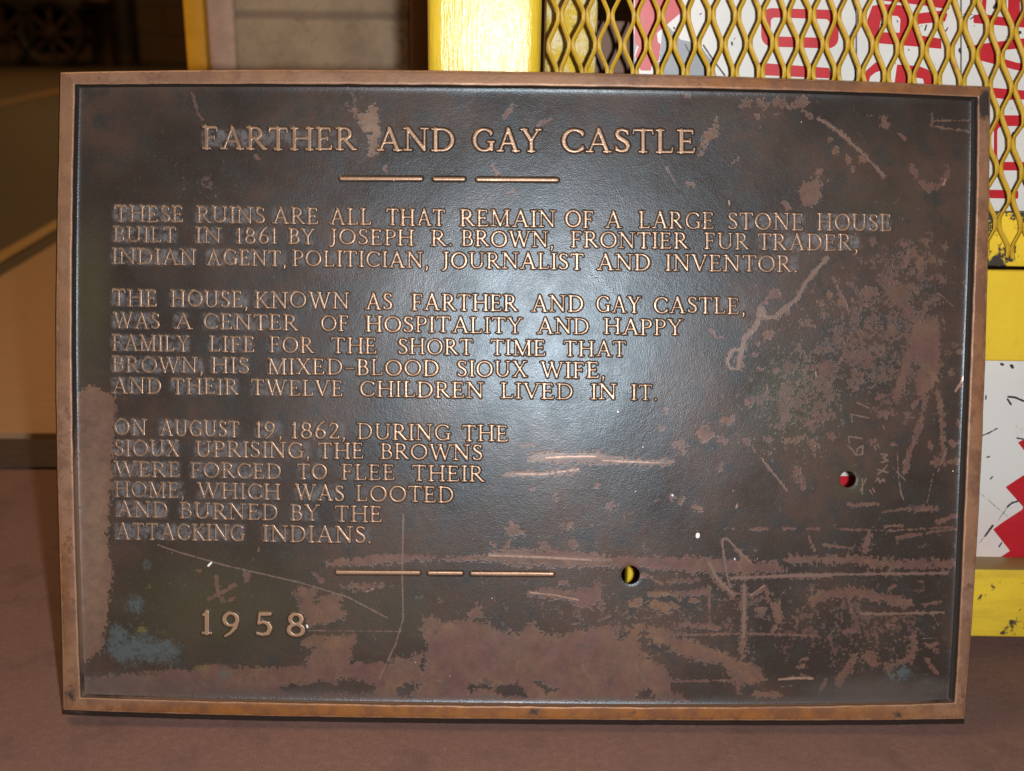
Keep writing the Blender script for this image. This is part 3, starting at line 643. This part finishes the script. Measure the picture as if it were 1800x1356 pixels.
# ------------------------------------------------------------------ road signs stacked behind the mesh
def sign_mat():
    t = NT('scuffed_sign_face')
    f = t.noise(90,5,.7); big = t.noise(7,4,.6)
    col = t.mix(t.step(big,.35,.7),(.70,.72,.70),(.62,.65,.64))
    col = t.mix(t.step(t.attr('pink'),0,1),col,(.72,.64,.62))
    col = t.mix(t.step(t.math('ADD',t.attr('grey'),t.math('MULTIPLY',t.math('SUBTRACT',t.noise(160,5,.75),.5),1.5)),-.1,.15),col,t.mix(f,(.16,.19,.22),(.30,.34,.38)))
    red = t.step(t.attr('red'),-.12,.12)
    col = t.mix(red,col,t.mix(t.step(f,.3,.75),(.52,.018,.030),(.45,.016,.026)))
    sc = t.math('MAXIMUM', t.step(t.math('ADD',t.attr('black'),t.math('MULTIPLY',t.math('SUBTRACT',t.noise(420,4,.7),.5),1.2)),-.1,.2), t.math('MULTIPLY',t.step(t.noise(52,6,.8,t.mapped((1,1,.55),(0,.5,0))),.73,.76),.7))
    col = t.mix(sc,col,(.045,.045,.045))
    dirt = t.step(t.noise(24,6,.8),.55,.8)
    col = t.mix(t.math('MULTIPLY',dirt,.22),col,(.30,.25,.19))
    return t.out(col,.4,0,t.bump(f,.1,.0006),.5)
SIGN = sign_mat()
SA, SB, SC3, SD, SE = (1080,0,5.625),(1480,0,5.625),(1240,0,3.214),(1690,200,4.518),(1690,600,3.227)
def rrect(x0,y0,x1,y1,r,tilt=0.0,n=5):
    pts = []
    for cx,cy,a0 in ((x1-r,y1-r,0),(x0+r,y1-r,90),(x0+r,y0+r,180),(x1-r,y0+r,270)):
        for i in range(n+1):
            a = math.radians(a0+90*i/n); x,y = cx+r*math.cos(a), cy+r*math.sin(a); pts.append((x, y+tilt*(x-x0)))
    return pts
def sign(name, x0, x1, y0, y1, yc, red=(), white=(), black=(), grey=(), redgone=(), pink=None, label='', step=1.7):
    nx = int((x1-x0)/step); ny = int((y1-y0)/step)
    X, Y = np.meshgrid(np.linspace(x0,x1,nx), np.linspace(y0,y1,ny)); f = Field(X,Y)
    R_ = f.new()
    for p in red: f.poly(R_, p, soft=2.5)
    for p in white: f.poly(R_, p, soft=2.5, neg=True)
    G_ = f.new()
    for p in grey: f.poly(G_, p, soft=5)
    B_ = f.new()
    for r,p in black: f.line(B_, p, r, soft=2.2)
    K = f.new(0)
    if pink: f.gauss(K,*pink)
    a = ONY(X,Y,yc)
    # square the board up: rows and columns share the grid, so the outline stays a trapezium of under a degree
    idx = np.arange(nx*ny).reshape(ny,nx)
    q = np.stack([idx[:-1,:-1],idx[1:,:-1],idx[1:,1:],idx[:-1,1:]],-1).reshape(-1,4)
    V = a.reshape(-1,3); per = np.concatenate([idx[0,:],idx[1:,-1],idx[-1,-2::-1],idx[-2:0:-1,0]])
    back = V[per]+np.array([0,.003,0]); n0 = len(V); m = len(per)
    side = np.array([(per[i],per[(i+1)%m],n0+(i+1)%m,n0+i) for i in range(m)])
    z_ = lambda A: np.concatenate([A.ravel(),np.full(m,-2)])
    o = link(name, mesh_np(name, np.concatenate([V,back]), np.concatenate([q,side]), {'red':z_(R_),'grey':z_(G_),'black':z_(B_),'pink':z_(K)}, smooth=False), SIGN)
    tag(o, label, 'sign', 'road signs behind the mesh gate')
    return o
rsg = random.Random(11)
def scuffs(n, x0,x1,y0,y1, big=1.0):
    out = []
    for _ in range(n):
        x,y = rsg.uniform(x0,x1), rsg.uniform(y0,y1); a = rsg.choice([-.6,-.9,-.7,1.4,0]); l = rsg.uniform(.5,10)*big
        out.append((rsg.uniform(.5,1.5)*big,[(x,y),(x+l*math.cos(a),y+l*math.sin(a))]))
    return out
sign('road_sign', 1114, 1504, -70, 371, 1.158,
     red=[Z(*SA,[(200,-400),(640,-400),(655,130),(420,330),(430,420),(460,440),(440,600),(370,650),(360,700),(260,700),(205,560),(240,460),(200,430)]),
          rrect(1338,14,1474,82,19,.03), Z(*SC3,[(295,355),(700,385),(715,445),(300,425)]), rrect(1332,150,1462,230,19,.03), rrect(1335,-80,1475,-20,19,.03)],
     white=[rrect(1355,31,1458,64,7,.03), rrect(1352,168,1444,212,7,.03)],
     grey=[Z(*SA,[(470,310),(540,260),(650,390),(740,420),(780,430),(860,470),(960,590),(1010,740),(1000,900),(480,900),(440,620),(460,450)]), Z(*SA,[(185,300),(230,440),(200,560),(240,690),(180,760)])],
     black=[(1.8,Z(*SA,[(880,450),(980,600),(1090,745)])),(1.5,Z(*SA,[(700,440),(760,560)])),(2,Z(*SA,[(590,275),(592,285)])),(2,Z(*SA,[(1160,420),(1165,445)])),(1,Z(*SC3,[(860,80),(850,300)]))]+scuffs(18,1120,1500,0,370),
     label='white and red road sign with grey primer patch at its lower left corner')
sign('road_sign', 1507, 1688, -70, 371, 1.150,
     red=[Z(*SB,[(250,200),(300,60),(400,40),(660,60),(700,140),(1000,105),(1045,140),(1020,215),(760,240),(740,345),(980,385),(985,485),(300,425),(255,330)]),
          Z(*SB,[(390,-120),(1070,-120),(1060,95),(900,70),(640,35),(410,10)]),
          Z(*SB,[(180,830),(240,700),(330,620),(405,612),(410,690),(330,720),(280,760),(260,830)]), Z(*SB,[(520,820),(545,640),(760,655),(850,690),(900,760),(910,900),(830,900),(800,780),(700,765),(690,830)]),
          Z(*SB,[(1190,815),(1215,740),(1260,690),(1310,800),(1300,900),(1180,900)])],
     white=[Z(*SB,[(390,180),(450,155),(550,160),(578,190),(570,325),(360,320)])],
     black=[(1.6,Z(*SB,[(835,250),(820,300)])),(1.4,Z(*SB,[(1050,275),(1020,315)])),(1,Z(*SB,[(380,240),(400,250)])),(5.5,Z(*SB,[(1180,500),(1215,545)])),(1.2,Z(*SB,[(545,205),(550,220)])),(1,Z(*SB,[(655,485),(665,500)])),(1,Z(*SB,[(920,630),(925,640)]))]+scuffs(20,1512,1685,0,360),
     label='white road sign with red letters turned sideways behind the mesh, middle one of three')
sign('road_sign', 1691, 1900, -70, 371, 1.154,
     red=[Z(*SB,[(1300,150),(1400,140),(1640,180),(1645,-120),(1760,-120),(1760,150),(1850,180),(1850,280),(1300,230)]),Z(*SB,[(1385,-120),(1440,-120),(1420,140),(1385,140)]),
          Z(*SB,[(1270,455),(1420,430),(1800,380),(1850,470),(1580,500),(1560,570),(1720,620),(1850,640),(1850,720),(1700,690),(1480,630),(1330,590)]),
          Z(*SB,[(1480,868),(1660,885),(1850,900),(1850,985),(1660,990),(1480,965)]),
          rrect(1747,203,1860,300,17), rrect(1700,333,1790,348,3,.02)],
     white=[rrect(1753,222,1845,285,10)],
     black=[(3,Z(*SB,[(1740,330),(1760,322)])),(3.5,Z(*SB,[(1530,45),(1510,75)])),(1,Z(*SB,[(1120,0),(1170,140),(1290,145)])),(1.2,Z(*SB,[(1300,255),(1310,260)])),(1.5,Z(*SD,[(410,150),(395,180)])),(1,Z(*SD,[(345,205),(420,210)])),(1.5,Z(*SD,[(300,500),(320,420)]))]+scuffs(20,1695,1850,0,370),
     label='white road sign with red lettering at the right edge, partly beside the plaque')
sign('road_sign', 1400, 1900, 560, 1040, 1.1185,
     red=[Z(*SE,[(320,575),(480,490),(600,430),(600,560),(460,650),(480,700),(600,800),(600,1300),(190,1300),(205,1235),(275,1190),(180,1068),(230,1030),(345,955),(350,940),(250,828),(345,765),(480,700),(380,650)]),
          [(1430,837),(1520,837),(1520,856),(1430,856)]],
     black=[(2.0,Z(*SE,[(265,315),(300,318),(355,340),(420,355)])),(2.0,Z(*SE,[(262,330),(280,358)])),(2.4,Z(*SE,[(225,130),(235,134)])),(3,Z(*SE,[(283,138),(290,148)])),(1.6,Z(*SE,[(140,310),(138,330)])),(1.3,Z(*SE,[(150,522),(205,495)])),(1.3,Z(*SE,[(120,535),(160,520)])),
            (2.0,Z(*SE,[(135,1105),(160,1070),(178,1045)])),(.8,Z(*SE,[(100,1150),(140,1095)])),(1.8,Z(*SE,[(262,940),(285,918),(320,908)])),(.8,Z(*SE,[(205,1020),(262,940)])),(1.6,Z(*SE,[(215,1165),(228,1145)])),(1.3,Z(*SE,[(165,782),(178,768)])),(1.5,Z(*SE,[(315,550),(350,556)])),(1.4,Z(*SE,[(145,658),(160,655)])),(.5,Z(*SE,[(105,860),(260,995)]))]+scuffs(30,1705,1850,640,985,.5),
     pink=(1740,960,90,80,.8), label='white sign board with red sawtooth edge between the yellow rails')

# ------------------------------------------------------------------ the bronze plaque
pc = (P(np.array(900.),np.array(1264.),np.array(0.)))
plaque = empty('bronze_plaque', (pc[0],pc[1],0), 'large dark bronze memorial plaque with worn raised lettering leaning against the yellow gate', 'plaque')

INNER = dict(T=[(131.5,148.5),(400,147.5),(740,149),(1000,152),(1300,156.5),(1500,162),(1719,170.5)],
             R=[(1719,170.5),(1718,300),(1710,560),(1700,800),(1692,1000),(1686,1120),(1679,1236)],
             B=[(141,1227),(300,1232),(560,1237.5),(740,1240),(900,1242),(1220,1244),(1400,1242),(1679,1236)],
             L=[(131.5,148.5),(128,300),(126,450),(127,770),(131,940),(136,1100),(141,1227)])
BASE = dict(T=[(140,154.5),(400,153),(740,154),(1000,157),(1300,162),(1500,168),(1707,178)],
            R=[(1707,178),(1706,300),(1698,560),(1688,800),(1680,1000),(1674,1120),(1667,1230)],
            B=[(149,1220),(300,1226),(560,1231.5),(740,1234),(900,1236),(1220,1238),(1400,1236.5),(1667,1230)],
            L=[(140,154.5),(136.5,300),(135,450),(136,770),(140,940),(145,1100),(149,1220)])
OUTER = dict(T=TOP,R=RIGHT,B=BOTTOM,L=LEFT)
def resample(pl, n):
    p = np.array(pl, float); ax = 0 if abs(p[-1,0]-p[0,0]) > abs(p[-1,1]-p[0,1]) else 1
    t = (p[:,ax]-p[0,ax])/(p[-1,ax]-p[0,ax]); u = np.linspace(0,1,n)
    # smooth the polyline a touch with a cubic through its points
    deg = min(4,len(p)-1); c = np.polyfit(t, p[:,1-ax], deg); fit = np.polyval(c,u)
    e0, e1 = p[0,1-ax]-fit[0], p[-1,1-ax]-fit[-1]; fit = fit+e0*(1-u)+e1*u
    o = np.zeros((n,2)); o[:,ax] = p[0,ax]+u*(p[-1,ax]-p[0,ax]); o[:,1-ax] = fit; return o
NT_, NS_ = 700, 480
def loop(S):
    t_, r_, b_, l_ = resample(S['T'],NT_), resample(S['R'],NS_), resample(S['B'],NT_), resample(S['L'],NS_)
    return np.concatenate([t_[:-1], r_[:-1], b_[::-1][:-1], l_[::-1][:-1]])
Lo, Li, Lb = loop(OUTER), loop(INNER), loop(BASE)
rng = np.random.default_rng(3)
def wob(n, amp, k):
    x = np.linspace(0,1,n,endpoint=False); s = np.zeros(n)
    for i in range(k): s += rng.normal()*np.sin(2*np.pi*(x*rng.integers(8,160)+rng.random()))
    return amp*s/math.sqrt(k)
nL = len(Lo); dirn = Lo-Li; dirn /= np.linalg.norm(dirn,axis=1)[:,None]
Lo_ = Lo + dirn*wob(nL,.25,14)[:,None]; Li_ = Li + dirn*wob(nL,.35,14)[:,None]
flare = np.zeros((nL,2)); ib = np.arange(nL); nb0 = (NT_-1)+(NS_-1); nb1 = nb0+NT_-1
flare[nb0:nb1+1,1] = 8.5; flare[:,0] += np.where((ib >= nb1),-1.5,0)
secs = [(Lo_+flare,-RIM_T,1,0),(Lo_,-.0026,1,0),(Lo_,-.0014,0,.6),(Lo_*.96+Li_*.04,-.0004,0,1),(Lo_*.92+Li_*.08,0,0,.7)]
for k in (.25,.45,.65,.82): secs.append((Lo_*(1-k)+Li_*k, .0001*math.sin(k*3), 0, 0))
secs += [(Lo_*.06+Li_*.94,0,0,.6),(Li_,-.0004,.15,1),(Li_*.93+Lb*.07,-.0013,.5,.5),(Li_*.6+Lb*.4,-.005,1,0),(Li_*.25+Lb*.75,-.0077,1,0),(Lb,-DEPTH,1,0),(Lb+ (Lb-Li)*.05,-DEPTH-.0006,1,0)]
V = np.concatenate([P(l[:,0],l[:,1],np.full(nL,h)) for l,h,_,_ in secs])
pxr = np.concatenate([l for l,_,_,_ in secs])
m = len(secs); idx = np.arange(m*nL).reshape(m,nL)
Q = np.stack([idx[:-1],np.roll(idx,-1,1)[:-1],np.roll(idx,-1,1)[1:],idx[1:]],-1).reshape(-1,4)
f = Field(pxr[:,0],pxr[:,1]); dk = f.new(0); og = f.new(0); tn = f.new(0)
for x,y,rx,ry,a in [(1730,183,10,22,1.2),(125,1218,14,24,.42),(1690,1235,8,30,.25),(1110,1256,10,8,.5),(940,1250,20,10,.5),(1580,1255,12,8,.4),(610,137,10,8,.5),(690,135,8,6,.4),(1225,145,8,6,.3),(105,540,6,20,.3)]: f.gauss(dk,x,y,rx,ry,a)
for x,y,rx,ry,a in [(500,1252,420,20,1),(1200,1256,500,20,1),(1290,147,190,14,.75),(1600,160,160,14,.8),(112,1050,14,140,.6),(1725,600,30,420,.5)]: f.gauss(og,x,y,rx,ry,a)
f.gauss(tn,140,960,20,240,1.0); f.gauss(tn,850,1236,800,16,1.3)
ones = lambda i: np.concatenate([np.full(nL,s[i]) for s in secs])
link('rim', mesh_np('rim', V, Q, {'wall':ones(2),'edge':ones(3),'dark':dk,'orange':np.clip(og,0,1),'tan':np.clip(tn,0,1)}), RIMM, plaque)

# recessed panel: a fine grid between the four base lines, with two bolt holes
GX, GY = 900, 620
t_, b_ = resample(BASE['T'],GX), resample(BASE['B'],GX); l_, r_ = resample(BASE['L'],GY), resample(BASE['R'],GY)
u = np.linspace(0,1,GX)[None,:,None]; v = np.linspace(0,1,GY)[:,None,None]
G = (1-v)*t_[None]+v*b_[None]+(1-u)*l_[:,None]+u*r_[:,None]-((1-u)*(1-v)*t_[0]+u*(1-v)*t_[-1]+(1-u)*v*b_[0]+u*v*b_[-1])
X, Y = G[...,0].copy(), G[...,1].copy()
HOLES = [(1108.5,1011,16.5),(1490.5,843,14.5)]
keep = np.ones((GY-1,GX-1),bool)
for hx,hy,hr in HOLES:
    d = np.hypot(X-hx,Y-hy); near = (d < hr+2.2)
    ang = np.arctan2(Y-hy,X-hx); inn = d < hr
    snap = near & (d > hr-2.2)
    X[snap] = hx+hr*np.cos(ang[snap]); Y[snap] = hy+hr*np.sin(ang[snap])
    bad = inn & ~snap
    q = bad[:-1,:-1]|bad[1:,:-1]|bad[1:,1:]|bad[:-1,1:]
    keep &= ~q
yy, xx = np.mgrid[0:GY,0:GX]
H = .00012*(np.sin(X/61.+1)*np.sin(Y/47.)+.6*np.sin(X/23.+Y/31.)) - DEPTH
for hx,hy,hr in HOLES:
    d = np.hypot(X-hx,Y-hy); H -= .0006*np.exp(-np.clip(d-hr,0,99)/1.5)
edge = np.minimum(np.minimum(xx,GX-1-xx),np.minimum(yy,GY-1-yy)); H += .0010*np.exp(-edge/2.5)
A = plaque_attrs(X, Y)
idx = np.arange(GX*GY).reshape(GY,GX)
Q = np.stack([idx[:-1,:-1],idx[1:,:-1],idx[1:,1:],idx[:-1,1:]],-1)[keep]
panel = link('panel', mesh_np('panel', P(X,Y,H).reshape(-1,3), Q, A), BRONZE, plaque)
for hx,hy,hr in HOLES:
    n = 48; th = np.arange(n)*2*np.pi/n; V = []
    c0 = P(np.array(hx),np.array(hy),np.array(-DEPTH))
    ring = P(hx+hr*np.cos(th),hy+hr*np.sin(th),np.full(n,-DEPTH-.0007))
    V = np.concatenate([ring, ring-PN*.0015, ring-PN*.0030])
    idx = np.arange(3*n).reshape(3,n); Q = np.stack([idx[:-1],np.roll(idx,-1,1)[:-1],np.roll(idx,-1,1)[1:],idx[1:]],-1).reshape(-1,4)
    o = link('bolt_hole', mesh_np('bolt_hole', V, Q, {'wear':np.full(len(V),.25),'thin':np.full(len(V),-2.),'bright':np.full(len(V),-2.),'white':np.full(len(V),-2.)}), BRONZE, plaque)
# back of the casting, open behind the holes
n1, n2 = 44, 30
u = np.linspace(0,1,n1); v = np.linspace(0,1,n2)
q00,q10,q01,q11 = [P(np.array(x),np.array(y),np.array(-RIM_T)) for x,y in ((106.,127.5),(1741.,153.),(111.,1248.),(1695.,1264.))]
BV = np.array([[(1-a)*(1-b_)*q00+a*(1-b_)*q10+(1-a)*b_*q01+a*b_*q11 for a in u] for b_ in v])
idx = np.arange(n1*n2).reshape(n2,n1); cen = (BV[:-1,:-1]+BV[1:,1:])/2; ok = np.ones(cen.shape[:2],bool)
for hx,hy,hr in HOLES:
    c0 = P(np.array(hx),np.array(hy),np.array(-RIM_T)); ok &= np.linalg.norm(cen-c0,axis=-1) > .034
Q = np.stack([idx[:-1,:-1],idx[1:,:-1],idx[1:,1:],idx[:-1,1:]],-1)[ok]
link('back', mesh_np('back', BV.reshape(-1,3), Q, {'wear':np.full(n1*n2,-2.),'thin':np.full(n1*n2,-2.),'bright':np.full(n1*n2,-2.),'white':np.full(n1*n2,-2.)}), BRONZE, plaque)

# ---- lettering: Roman capitals drawn as strokes, cast as a height field with sloping flanks
S_, T_ = .078, .045
def L(x0,y0,x1,y1,r0=None,r1=None):
    r0 = S_ if r0 is None else r0; return [(x0,y0,x1,y1,r0,r0 if r1 is None else r1)]
def arc(cx,cy,rx,ry,a0,a1,n=14,thin=T_,thick=S_):
    o = []; th = [math.radians(a0+(a1-a0)*i/n) for i in range(n+1)]; rr = [thin+(thick-thin)*abs(math.cos(a))**1.4 for a in th]
    for i in range(n): o.append((cx+rx*math.cos(th[i]),cy+ry*math.sin(th[i]),cx+rx*math.cos(th[i+1]),cy+ry*math.sin(th[i+1]),rr[i],rr[i+1]))
    return o
def path(pts, r):
    return [(*pts[i],*pts[i+1],r[i] if isinstance(r,list) else r,r[i+1] if isinstance(r,list) else r) for i in range(len(pts)-1)]
def srf(x,y,h=.15,r=.034): return [(x-h,y,x+h,y,r,r)]
def stem(x,r=S_,top=True,bot=True,y0=.04,y1=.96):
    o = L(x,y0,x,y1,r)
    if top: o += srf(x,.966)
    if bot: o += srf(x,.034)
    return o
def bowl(x,cx,cy,rx,ry): return arc(cx,cy,rx,ry,-90,90)+L(x,cy+ry,cx,cy+ry,T_)+L(x,cy-ry,cx,cy-ry,T_)
GL = {
 'A':(.98,L(.15,.04,.49,.97,T_)+L(.49,.97,.82,.04)+L(.27,.35,.70,.35,T_)+srf(.14,.034,.13)+srf(.83,.034,.15)),
 'B':(.74,stem(.17)+bowl(.17,.36,.745,.22,.215)+bowl(.17,.38,.285,.27,.245)),
 'C':(.88,arc(.50,.5,.42,.46,42,318,20)+L(.80,.72,.80,.90,.034)+L(.80,.2,.82,.28,.03)),
 'D':(.94,stem(.17)+bowl(.17,.40,.5,.44,.46)),
 'E':(.74,stem(.17)+L(.17,.955,.58,.955,T_)+L(.60,.95,.60,.82,.034)+L(.17,.51,.50,.51,T_)+L(.51,.42,.51,.60,.03)+L(.17,.045,.62,.045,T_)+L(.65,.05,.67,.20,.034)),
 'F':(.68,stem(.17)+L(.17,.955,.58,.955,T_)+L(.60,.95,.60,.82,.034)+L(.17,.51,.48,.51,T_)+L(.50,.42,.50,.60,.03)),
 'G':(.96,arc(.50,.5,.42,.46,42,322,20)+L(.80,.72,.80,.90,.034)+L(.82,.10,.82,.40)+srf(.80,.43,.14)),
 'H':(.98,stem(.17)+stem(.81)+L(.17,.52,.81,.52,T_)),
 'I':(.34,stem(.17)),
 'J':(.42,stem(.24,bot=False,y0=.12)+path([(.24,.16),(.22,.02),(.14,-.10),(.02,-.14)],[S_,.07,.055,.05])),
 'K':(.88,stem(.17)+L(.22,.46,.66,.95,T_)+L(.34,.56,.76,.05)+srf(.68,.966,.12)+srf(.80,.034,.12)),
 'L':(.72,stem(.17)+L(.17,.045,.60,.045,T_)+L(.63,.05,.65,.22,.034)),
 'M':(1.12,stem(.15,T_,top=False)+L(.17,.96,.55,.06)+L(.55,.06,.92,.96,T_)+stem(.94)+srf(.12,.966,.1)),
 'N':(1.0,stem(.16,T_,top=False)+L(.17,.96,.82,.06)+stem(.83,T_,bot=False)+srf(.12,.966,.12)),
 'O':(1.02,arc(.51,.5,.43,.46,0,360,26)),
 'P':(.70,stem(.17)+bowl(.17,.37,.72,.25,.24)),
 'R':(.86,stem(.17)+bowl(.17,.37,.725,.24,.235)+L(.36,.49,.74,.06)+srf(.78,.036,.09)),
 'S':(.62,path([(.52,.80),(.47,.91),(.32,.96),(.16,.91),(.11,.77),(.18,.63),(.34,.53),(.49,.42),(.55,.26),(.48,.10),(.31,.04),(.16,.08),(.09,.2)],[.04,.045,.045,.06,.075,.08,.082,.08,.075,.06,.045,.045,.04])+L(.53,.76,.53,.92,.03)+L(.08,.08,.08,.24,.03)),
 'T':(.82,stem(.41,top=False)+L(.06,.955,.76,.955,T_)+L(.05,.95,.03,.80,.034)+L(.77,.95,.79,.80,.034)),
 'U':(.96,L(.17,.34,.17,.96)+srf(.17,.966)+L(.79,.34,.79,.96,T_)+srf(.79,.966,.12)+arc(.48,.34,.31,.30,180,360)),
 'V':(.92,L(.12,.96,.46,.05)+L(.46,.05,.80,.96,T_)+srf(.11,.966,.13)+srf(.81,.966,.12)),
 'W':(1.32,L(.12,.96,.40,.05)+L(.40,.05,.66,.93,T_)+L(.62,.96,.92,.05)+L(.92,.05,1.20,.96,T_)+srf(.11,.966,.12)+srf(.62,.966,.12)+srf(1.21,.966,.11)),
 'X':(.86,L(.14,.96,.72,.04)+L(.70,.96,.14,.04,T_)+srf(.13,.966,.12)+srf(.72,.966,.11)+srf(.13,.034,.11)+srf(.74,.034,.12)),
 'Y':(.86,L(.12,.96,.43,.48)+L(.43,.48,.73,.96,T_)+L(.43,.04,.43,.48)+srf(.43,.034)+srf(.11,.966,.13)+srf(.74,.966,.12)),
 '1':(.40,stem(.2,top=False)+L(.2,.93,.08,.84,.05)),
 '2':(.62,path([(.10,.74),(.14,.88),(.28,.96),(.44,.90),(.50,.74),(.42,.52),(.24,.26),(.09,.07)],[.05,.05,.05,.065,.08,.075,.06,.05])+L(.08,.055,.56,.055,.055)+L(.56,.06,.58,.2,.034)),
 '5':(.62,L(.18,.93,.54,.95,.06)+L(.18,.93,.13,.52,T_)+path([(.13,.52),(.30,.60),(.47,.52),(.54,.32),(.46,.10),(.27,.03),(.09,.09)],[T_,.05,.07,.085,.07,.05,.055])),
 '6':(.66,path([(.56,1.06),(.36,.92),(.18,.66),(.11,.36)],[.04,.05,.07,S_])+arc(.34,.31,.23,.27,0,360,20)),
 '8':(.66,arc(.33,.74,.20,.22,0,360,18)+arc(.33,.27,.25,.24,0,360,18)),
 '9':(.66,arc(.32,.68,.23,.27,0,360,20)+path([(.55,.64),(.48,.34),(.30,.08),(.12,-.06)],[S_,.07,.05,.04])),
 '0':(.9,arc(.45,.5,.36,.46,0,360,22)),
 '.':(.26,L(.13,.06,.131,.06,.075)), ',':(.28,L(.14,.06,.141,.06,.075)+path([(.16,.04),(.15,-.08),(.08,-.18)],[.06,.045,.03])),
 '-':(.6,L(.08,.42,.52,.42,.045)),
}
def glyph_cells(segs, x0, yb, H, sx, slant_y, hmax, wpx, boost=1.0, step=1.0):
    """height-field cells for one glyph; x0 left edge and yb base line in photograph pixels, H cap height"""
    sg = np.array(segs, np.float32)
    gx0, gx1 = sg[:,[0,2]].min()*H*sx-7, sg[:,[0,2]].max()*H*sx+7
    gy0, gy1 = sg[:,[1,3]].min()*H-7, sg[:,[1,3]].max()*H+7
    nx = int((gx1-gx0)/step)+2; ny = int((gy1-gy0)/step)+2
    X, Y = np.meshgrid(np.linspace(gx0,gx1,nx), np.linspace(gy0,gy1,ny))
    d = np.full(X.shape, 1e3)
    for ax,ay,bx,by,r0,r1 in sg:
        ax*=H*sx; bx*=H*sx; ay*=H; by*=H; dx,dy = bx-ax,by-ay; q = dx*dx+dy*dy+1e-9
        t = np.clip(((X-ax)*dx+(Y-ay)*dy)/q,0,1); d = np.minimum(d, np.hypot(X-ax-t*dx,Y-ay-t*dy)-(r0+(r1-r0)*t)*H*boost)
    t = np.clip((d+.3)/(wpx+.3),0,1); h = hmax*(1-t)**2.1
    top = np.clip((.8-d)/1.2,0,1)
    mask = d < wpx+1.2
    h = np.where(d > wpx-.2, -.00035, h)
    PX, PY = X+x0, yb+slant_y*X-Y
    return PX, PY, h, top, mask
def text_mesh(words, hmax=.0015, wpx=3.0, boost=.86, step=1.0):
    """words: (text, x0, x1); row: ((xa,top,base),(xb,top,base))"""
    Vs, Qs, Ts, XY = [], [], [], []; base = 0
    for txt, x0, x1, (xa,ta,ba), (xb,tb,bb) in words:
        k = ((x0+x1)/2-xa)/(xb-xa); H = (ba-ta)+k*((bb-tb)-(ba-ta))
        nat = sum(GL[c][0] for c in txt)-.06; n = len(txt)
        sx = np.clip(((x1-x0)-(n-1)*.10*H)/(nat*H), .72, 1.18) if n > 1 else np.clip((x1-x0)/(nat*H),.8,1.25)
        trk = ((x1-x0)-nat*H*sx)/(n-1) if n > 1 else 0
        x = x0-.03*H*sx
        for c in txt:
            kk = (x-xa)/(xb-xa); yb = ba+kk*(bb-ba); sl = (bb-ba)/(xb-xa)
            PX,PY,h,top,mask = glyph_cells(GL[c][1], x+rng.normal()*.25, yb+rng.normal()*.3, H, sx, sl, hmax, wpx, boost*(1+rng.normal()*.05), step)
            ny,nx = PX.shape; idx = np.arange(ny*nx).reshape(ny,nx)
            km = mask[:-1,:-1]|mask[1:,:-1]|mask[1:,1:]|mask[:-1,1:]
            q = np.stack([idx[:-1,:-1],idx[:-1,1:],idx[1:,1:],idx[1:,:-1]],-1)[km]
            used = np.unique(q); rm = np.full(ny*nx,-1); rm[used] = np.arange(len(used))
            hh = .00012*(np.sin(PX/61.+1)*np.sin(PY/47.)+.6*np.sin(PX/23.+PY/31.))-DEPTH+h
            Vs.append(P(PX,PY,hh).reshape(-1,3)[used]); Qs.append(rm[q]+base); Ts.append(top.ravel()[used]); XY.append(np.stack([PX.ravel()[used],PY.ravel()[used]],1)); base += len(used)
            x += GL[c][0]*H*sx+trk
    return np.concatenate(Vs), np.concatenate(Qs), np.concatenate(Ts), np.concatenate(XY)
def text_obj(words, name='lettering', **kw):
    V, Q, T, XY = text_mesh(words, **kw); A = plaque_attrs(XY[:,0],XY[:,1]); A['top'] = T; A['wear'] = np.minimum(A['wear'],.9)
    return link(name, mesh_np(name, V, Q, A), BRONZE, plaque)
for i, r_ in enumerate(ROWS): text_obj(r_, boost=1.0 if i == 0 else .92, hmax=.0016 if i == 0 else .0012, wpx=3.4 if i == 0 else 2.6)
text_obj(row((354,1075,1115),(537,1079,1119),('1',355,376),('9',391,425),('5',449,479),('8',505,536)), name='date_numerals', boost=1.25, hmax=.0018, wpx=4)
def bar(x0,y0,x1,y1,r):
    words = None
    nx, ny = int(x1-x0+2*r+12), int(2*r+14+abs(y1-y0)); X,Y = np.meshgrid(np.linspace(x0-r-5,x1+r+5,nx), np.linspace(min(y0,y1)-r-6,max(y0,y1)+r+6,ny))
    d = seg_d(X,Y,[(x0,y0),(x1,y1)])-r; t = np.clip((d+1)/4.6,0,1); h = .0026*(1-t)**1.9; h = np.where(d > 3.4,-.00035,h)
    idx = np.arange(nx*ny).reshape(ny,nx); mk = d < 4.8; km = mk[:-1,:-1]|mk[1:,:-1]|mk[1:,1:]|mk[:-1,1:]
    q = np.stack([idx[:-1,:-1],idx[1:,:-1],idx[1:,1:],idx[:-1,1:]],-1)[km]; used = np.unique(q); rm = np.full(nx*ny,-1); rm[used] = np.arange(len(used))
    hh = .00012*(np.sin(X/61.+1)*np.sin(Y/47.)+.6*np.sin(X/23.+Y/31.))-DEPTH+h
    A = plaque_attrs(X.ravel()[used],Y.ravel()[used]); A['top'] = np.clip((.9-d)/1.3,0,1).ravel()[used]
    link('divider_bar', mesh_np('divider_bar', P(X,Y,hh).reshape(-1,3)[used], rm[q], A), BRONZE, plaque)
for a in [(600,314.3,740,314.6,3.1),(764,315,815,315.2,3.1),(840,315.7,979,316.7,3.1),(593,1006.5,736,1007.2,3.1),(755,1007.8,811,1008,3.1),(830,1008.6,971,1009.6,3.1)]: bar(*a)
